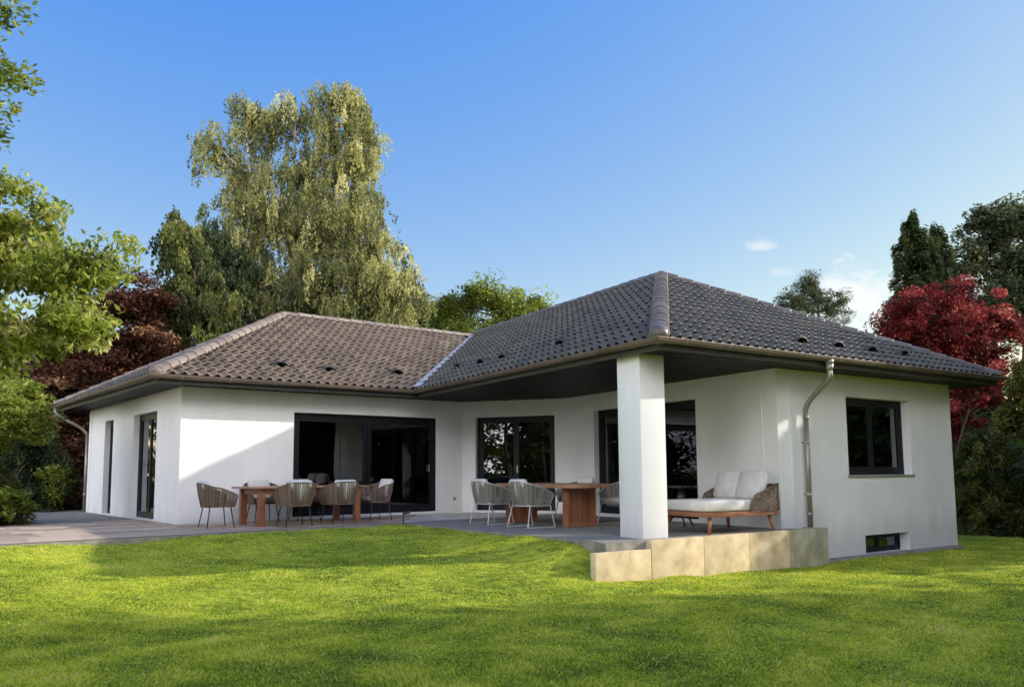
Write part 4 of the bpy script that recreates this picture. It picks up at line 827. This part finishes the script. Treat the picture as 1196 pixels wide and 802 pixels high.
blobtree('red_maple','crimson leaved maple beside the right end of the house',(px(1100,Y),Y,-.5),[bl(1055,365,26,22,Y),bl(1110,352,32,22,Y),bl(1070,395,42,30,Y),bl(1130,385,40,32,Y),bl(1170,385,24,24,Y),bl(1110,425,48,30,Y),bl(1150,440,34,34,Y),bl(1110,475,34,30,Y),bl(1165,480,22,20,Y),bl(1035,385,14,12,Y)],
 LF['red'],M['bark'],nclump=330,per=170,cr=.27,leaf=.115,asp=.45,trunks=3,tr=.07,contrast=.5,limbs=130,shell=.35,flat=.7,loose=.36,bright=.03)
conifer('yew_tree','feathery green yew at the right behind the house corner',(px(1150,20.5),20.5,-.55),2.5,1.45,LF['olive'],per=1000,leaf=.12,z0=.1,power=.45,nb=80,bright=.14)
conifer('yew_tree','tall yellow tipped conifer cut by the right edge of the view',(px(1215,21.5),21.5,-.55),4.6,1.9,LF['olive'],per=1300,leaf=.13,z0=.1,power=.5,nb=90,bright=.22)
conifer('yew_tree','dark yew hiding the foot of the red maple',(px(1165,23),23,-.55),3.3,2.0,LF['dark'],per=1000,leaf=.14,z0=.1,power=.45,nb=80,bright=.06)
conifer('yew_tree','dark yew right behind the house corner',(px(1128,24.5),24.5,-.55),3.2,1.9,LF['dark'],per=900,leaf=.14,z0=.1,power=.4,nb=70)
conifer('yew_tree','low spreading yew at the right edge of the lawn',(px(1205,19.6),19.6,-.6),1.9,1.3,LF['olive'],per=900,leaf=.12,z0=.05,power=.4,nb=60,bright=-.08)
# tall hedge trees off to the right and behind the camera: they shade the gable wall and the near lawn
gS='tall garden trees beyond the right edge of the view'
def big(u,x,y,z,r,h,lab,grp,lm='green',ncl=150,seed_bl=None,bot=.0):
    B=[(x,y,z+h*.30,r,r,h*.28),(x+r*.1,y-r*.1,z+h*.56,r*.95,r*.95,h*.24),(x-r*.1,y+r*.05,z+h*.80,r*.85,r*.85,h*.18)]
    if bot: B.append((x,y,z+h*.12,r*.9,r*.9,h*.14))
    return blobtree('garden_tree',lab,(x,y,z),B,LF[lm],M['bark'],nclump=ncl,per=110,cr=.85,leaf=.30,asp=.6,tr=.2,group=grp,limbs=14,shell=.1,contrast=.3)
t1=big(0,15.6,8.2,-.6,3.6,13,'tall dense tree shading the near lawn, closest to the house','S' and gS,ncl=300,bot=1)
lab=['tall dense tree shading the near lawn, level with the camera','tall dense tree right of the camera, set further back','tall dense tree at the far right of the garden','tall dense tree behind the camera to the right']
for k,(x,y,s) in enumerate([(14.8,1.2,1.0),(21.5,9.2,1.1),(22.5,1.5,1.15),(13,-7,1.05)]): copy_thing(t1,(x,y,-.6),k*1.3+.5,lab[k],(s,s,s))
h1=big(0,14.5,16.5,-.6,1.9,7.0,'mid height tree right of the gable window',None,ncl=230,bot=1); h1['group']='mid height trees right of the house'
copy_thing(h1,(16.6,19.6,-.6),1.4,'mid height tree right of the house, furthest back')
copy_thing(h1,(17.2,17.6,-.6),2.4,'mid height tree right of the house, furthest from the wall')
gB_='trees behind the viewpoint'
for k,(x,y,s,l) in enumerate([(-9,-10,1.0,'tall tree behind the viewpoint on the left'),(-17,-4,1.05,'tall tree left of the viewpoint'),(0,-15,1.1,'tall tree straight behind the viewpoint'),(-16,5,.62,'medium tree on the left beyond the view'),(5,-14,.9,'tall tree behind the viewpoint on the right')]):
    c=copy_thing(t1,(x,y,-.6),k*.9,l,(s,s,s)); c['group']=gB_
# ------------------------------------------------------------------ light, sky, camera
S=V3(2.037,.305,.92); S/=np.linalg.norm(S); el=math.asin(S[2]); az=math.atan2(S[0],S[1])
sun=bpy.data.lights.new('sun','SUN'); sun.energy=5.0; sun.angle=math.radians(.6); sun.color=(1,.93,.80); so=bpy.data.objects.new('sun',sun); C.objects.link(so); so.rotation_euler=Vector(S).to_track_quat('Z','Y').to_euler()
w=bpy.data.worlds.new('World'); scene.world=w; w.use_nodes=True; nt=w.node_tree; nt.nodes.clear()
out=N(nt,'ShaderNodeOutputWorld'); bg=N(nt,'ShaderNodeBackground'); sky=N(nt,'ShaderNodeTexSky'); sky.sky_type='NISHITA'; sky.sun_disc=False; sky.sun_elevation=el; sky.sun_rotation=az; sky.altitude=50; sky.air_density=1.0; sky.dust_density=.5; sky.ozone_density=1.6
bg.inputs[1].default_value=.165
geo=N(nt,'ShaderNodeTexCoord'); sep=N(nt,'ShaderNodeSeparateXYZ'); L(nt,geo,'Generated',sep,0)
# two small clouds: masks around given sky directions, broken up with noise
def cloud(u,v,ru,rv,strength):
    d=at(u,v,1.0)-V3(0,0,EYE); k=ru/FPX; kz=rv/FPX
    dv=N(nt,'ShaderNodeVectorMath',operation='DIVIDE'); yv=N(nt,'ShaderNodeCombineXYZ')
    L(nt,sep,'Y',yv,'X');L(nt,sep,'Y',yv,'Y');L(nt,sep,'Y',yv,'Z'); L(nt,geo,'Generated',dv,0); L(nt,yv,0,dv,1)
    sb=N(nt,'ShaderNodeVectorMath',operation='SUBTRACT'); sb.inputs[1].default_value=tuple(d); L(nt,dv,0,sb,0)
    sc=N(nt,'ShaderNodeVectorMath',operation='DIVIDE'); sc.inputs[1].default_value=(k,1,kz); L(nt,sb,0,sc,0); ln=N(nt,'ShaderNodeVectorMath',operation='LENGTH'); L(nt,sc,0,ln,0)
    no=N(nt,'ShaderNodeTexNoise'); no.inputs['Scale'].default_value=16; no.inputs['Detail'].default_value=8; no.inputs['Roughness'].default_value=.55
    mp=N(nt,'ShaderNodeVectorMath',operation='MULTIPLY'); mp.inputs[1].default_value=(1,1,2.2); L(nt,dv,0,mp,0); L(nt,mp,0,no,'Vector')
    a=N(nt,'ShaderNodeMath',operation='MULTIPLY_ADD'); a.inputs[1].default_value=2.9; L(nt,no,0,a,0); 
    m1=N(nt,'ShaderNodeMath',operation='MULTIPLY'); m1.inputs[1].default_value=-1.0; L(nt,ln,'Value',m1,0); L(nt,m1,0,a,2)
    mr=N(nt,'ShaderNodeMapRange'); mr.interpolation_type='SMOOTHSTEP'; mr.inputs['From Min'].default_value=.3; mr.inputs['From Max'].default_value=1.25; mr.inputs['To Max'].default_value=strength; L(nt,a,0,mr,0)
    gt=N(nt,'ShaderNodeMath',operation='GREATER_THAN'); gt.inputs[1].default_value=.05; L(nt,sep,'Y',gt,0); mm=N(nt,'ShaderNodeMath',operation='MULTIPLY'); L(nt,mr,0,mm,0); L(nt,gt,0,mm,1); return mm
cl=[cloud(890,287,20,9,.55),cloud(1016,348,58,44,1.0),cloud(910,318,18,9,.3),cloud(985,380,60,18,.6)]
acc=cl[0]
for c in cl[1:]:
    mx=N(nt,'ShaderNodeMath',operation='MAXIMUM'); L(nt,acc,0,mx,0); L(nt,c,0,mx,1); acc=mx
mix=N(nt,'ShaderNodeMix',data_type='RGBA'); mix.inputs[7].default_value=(6.0,6.1,6.2,1); L(nt,acc,0,mix,0); 
hsv=N(nt,'ShaderNodeHueSaturation'); hsv.inputs['Saturation'].default_value=1.12; 
sma=N(nt,'ShaderNodeVectorMath',operation='MULTIPLY_ADD'); sma.inputs[1].default_value=(1.75,1.2,.12); sma.inputs[2].default_value=(-.97,.12,4.85); L(nt,sky,0,sma,0); smx=N(nt,'ShaderNodeVectorMath',operation='MAXIMUM'); smx.inputs[1].default_value=(.35,.9,2.5); L(nt,sma,0,smx,0); L(nt,smx,0,mix,6)
# bright broken haze added to the unseen rear sky as fill for shaded walls
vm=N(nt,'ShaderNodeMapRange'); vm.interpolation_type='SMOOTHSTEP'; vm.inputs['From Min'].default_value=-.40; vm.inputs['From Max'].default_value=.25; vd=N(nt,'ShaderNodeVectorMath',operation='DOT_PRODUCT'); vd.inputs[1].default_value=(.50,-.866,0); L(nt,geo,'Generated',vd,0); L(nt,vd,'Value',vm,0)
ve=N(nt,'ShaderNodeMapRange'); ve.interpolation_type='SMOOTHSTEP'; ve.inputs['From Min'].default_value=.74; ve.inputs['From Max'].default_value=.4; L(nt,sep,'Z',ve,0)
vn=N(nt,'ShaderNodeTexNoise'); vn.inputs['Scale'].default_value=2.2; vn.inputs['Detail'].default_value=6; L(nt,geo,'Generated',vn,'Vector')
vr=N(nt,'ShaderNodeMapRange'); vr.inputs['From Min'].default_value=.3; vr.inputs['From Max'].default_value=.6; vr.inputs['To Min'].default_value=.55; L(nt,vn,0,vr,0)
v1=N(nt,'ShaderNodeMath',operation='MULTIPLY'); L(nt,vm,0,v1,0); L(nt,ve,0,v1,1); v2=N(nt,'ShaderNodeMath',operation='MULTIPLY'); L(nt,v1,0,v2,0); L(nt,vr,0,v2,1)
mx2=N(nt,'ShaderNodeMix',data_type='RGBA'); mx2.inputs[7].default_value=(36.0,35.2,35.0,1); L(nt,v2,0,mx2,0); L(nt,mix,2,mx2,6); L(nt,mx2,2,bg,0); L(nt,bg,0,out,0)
cam=bpy.data.cameras.new('camera'); co=bpy.data.objects.new('camera',cam); C.objects.link(co); cam.sensor_width=36; cam.lens=36*FPX/1196; cam.shift_y=57.34/1196; cam.clip_end=3000; cam.clip_start=.05
R=Matrix(((CR[0],CU[0],-CF[0],0),(CR[1],CU[1],-CF[1],0),(CR[2],CU[2],-CF[2],EYE),(0,0,0,1))); co.matrix_world=R; scene.camera=co
scene.view_settings.view_transform='Standard'; scene.view_settings.look='None'; scene.view_settings.exposure=0
scene.render.engine='CYCLES'; cy=scene.cycles; cy.max_bounces=8; cy.diffuse_bounces=4; cy.glossy_bounces=4; cy.transparent_max_bounces=12; cy.use_denoising=True; cy.sample_clamp_indirect=8
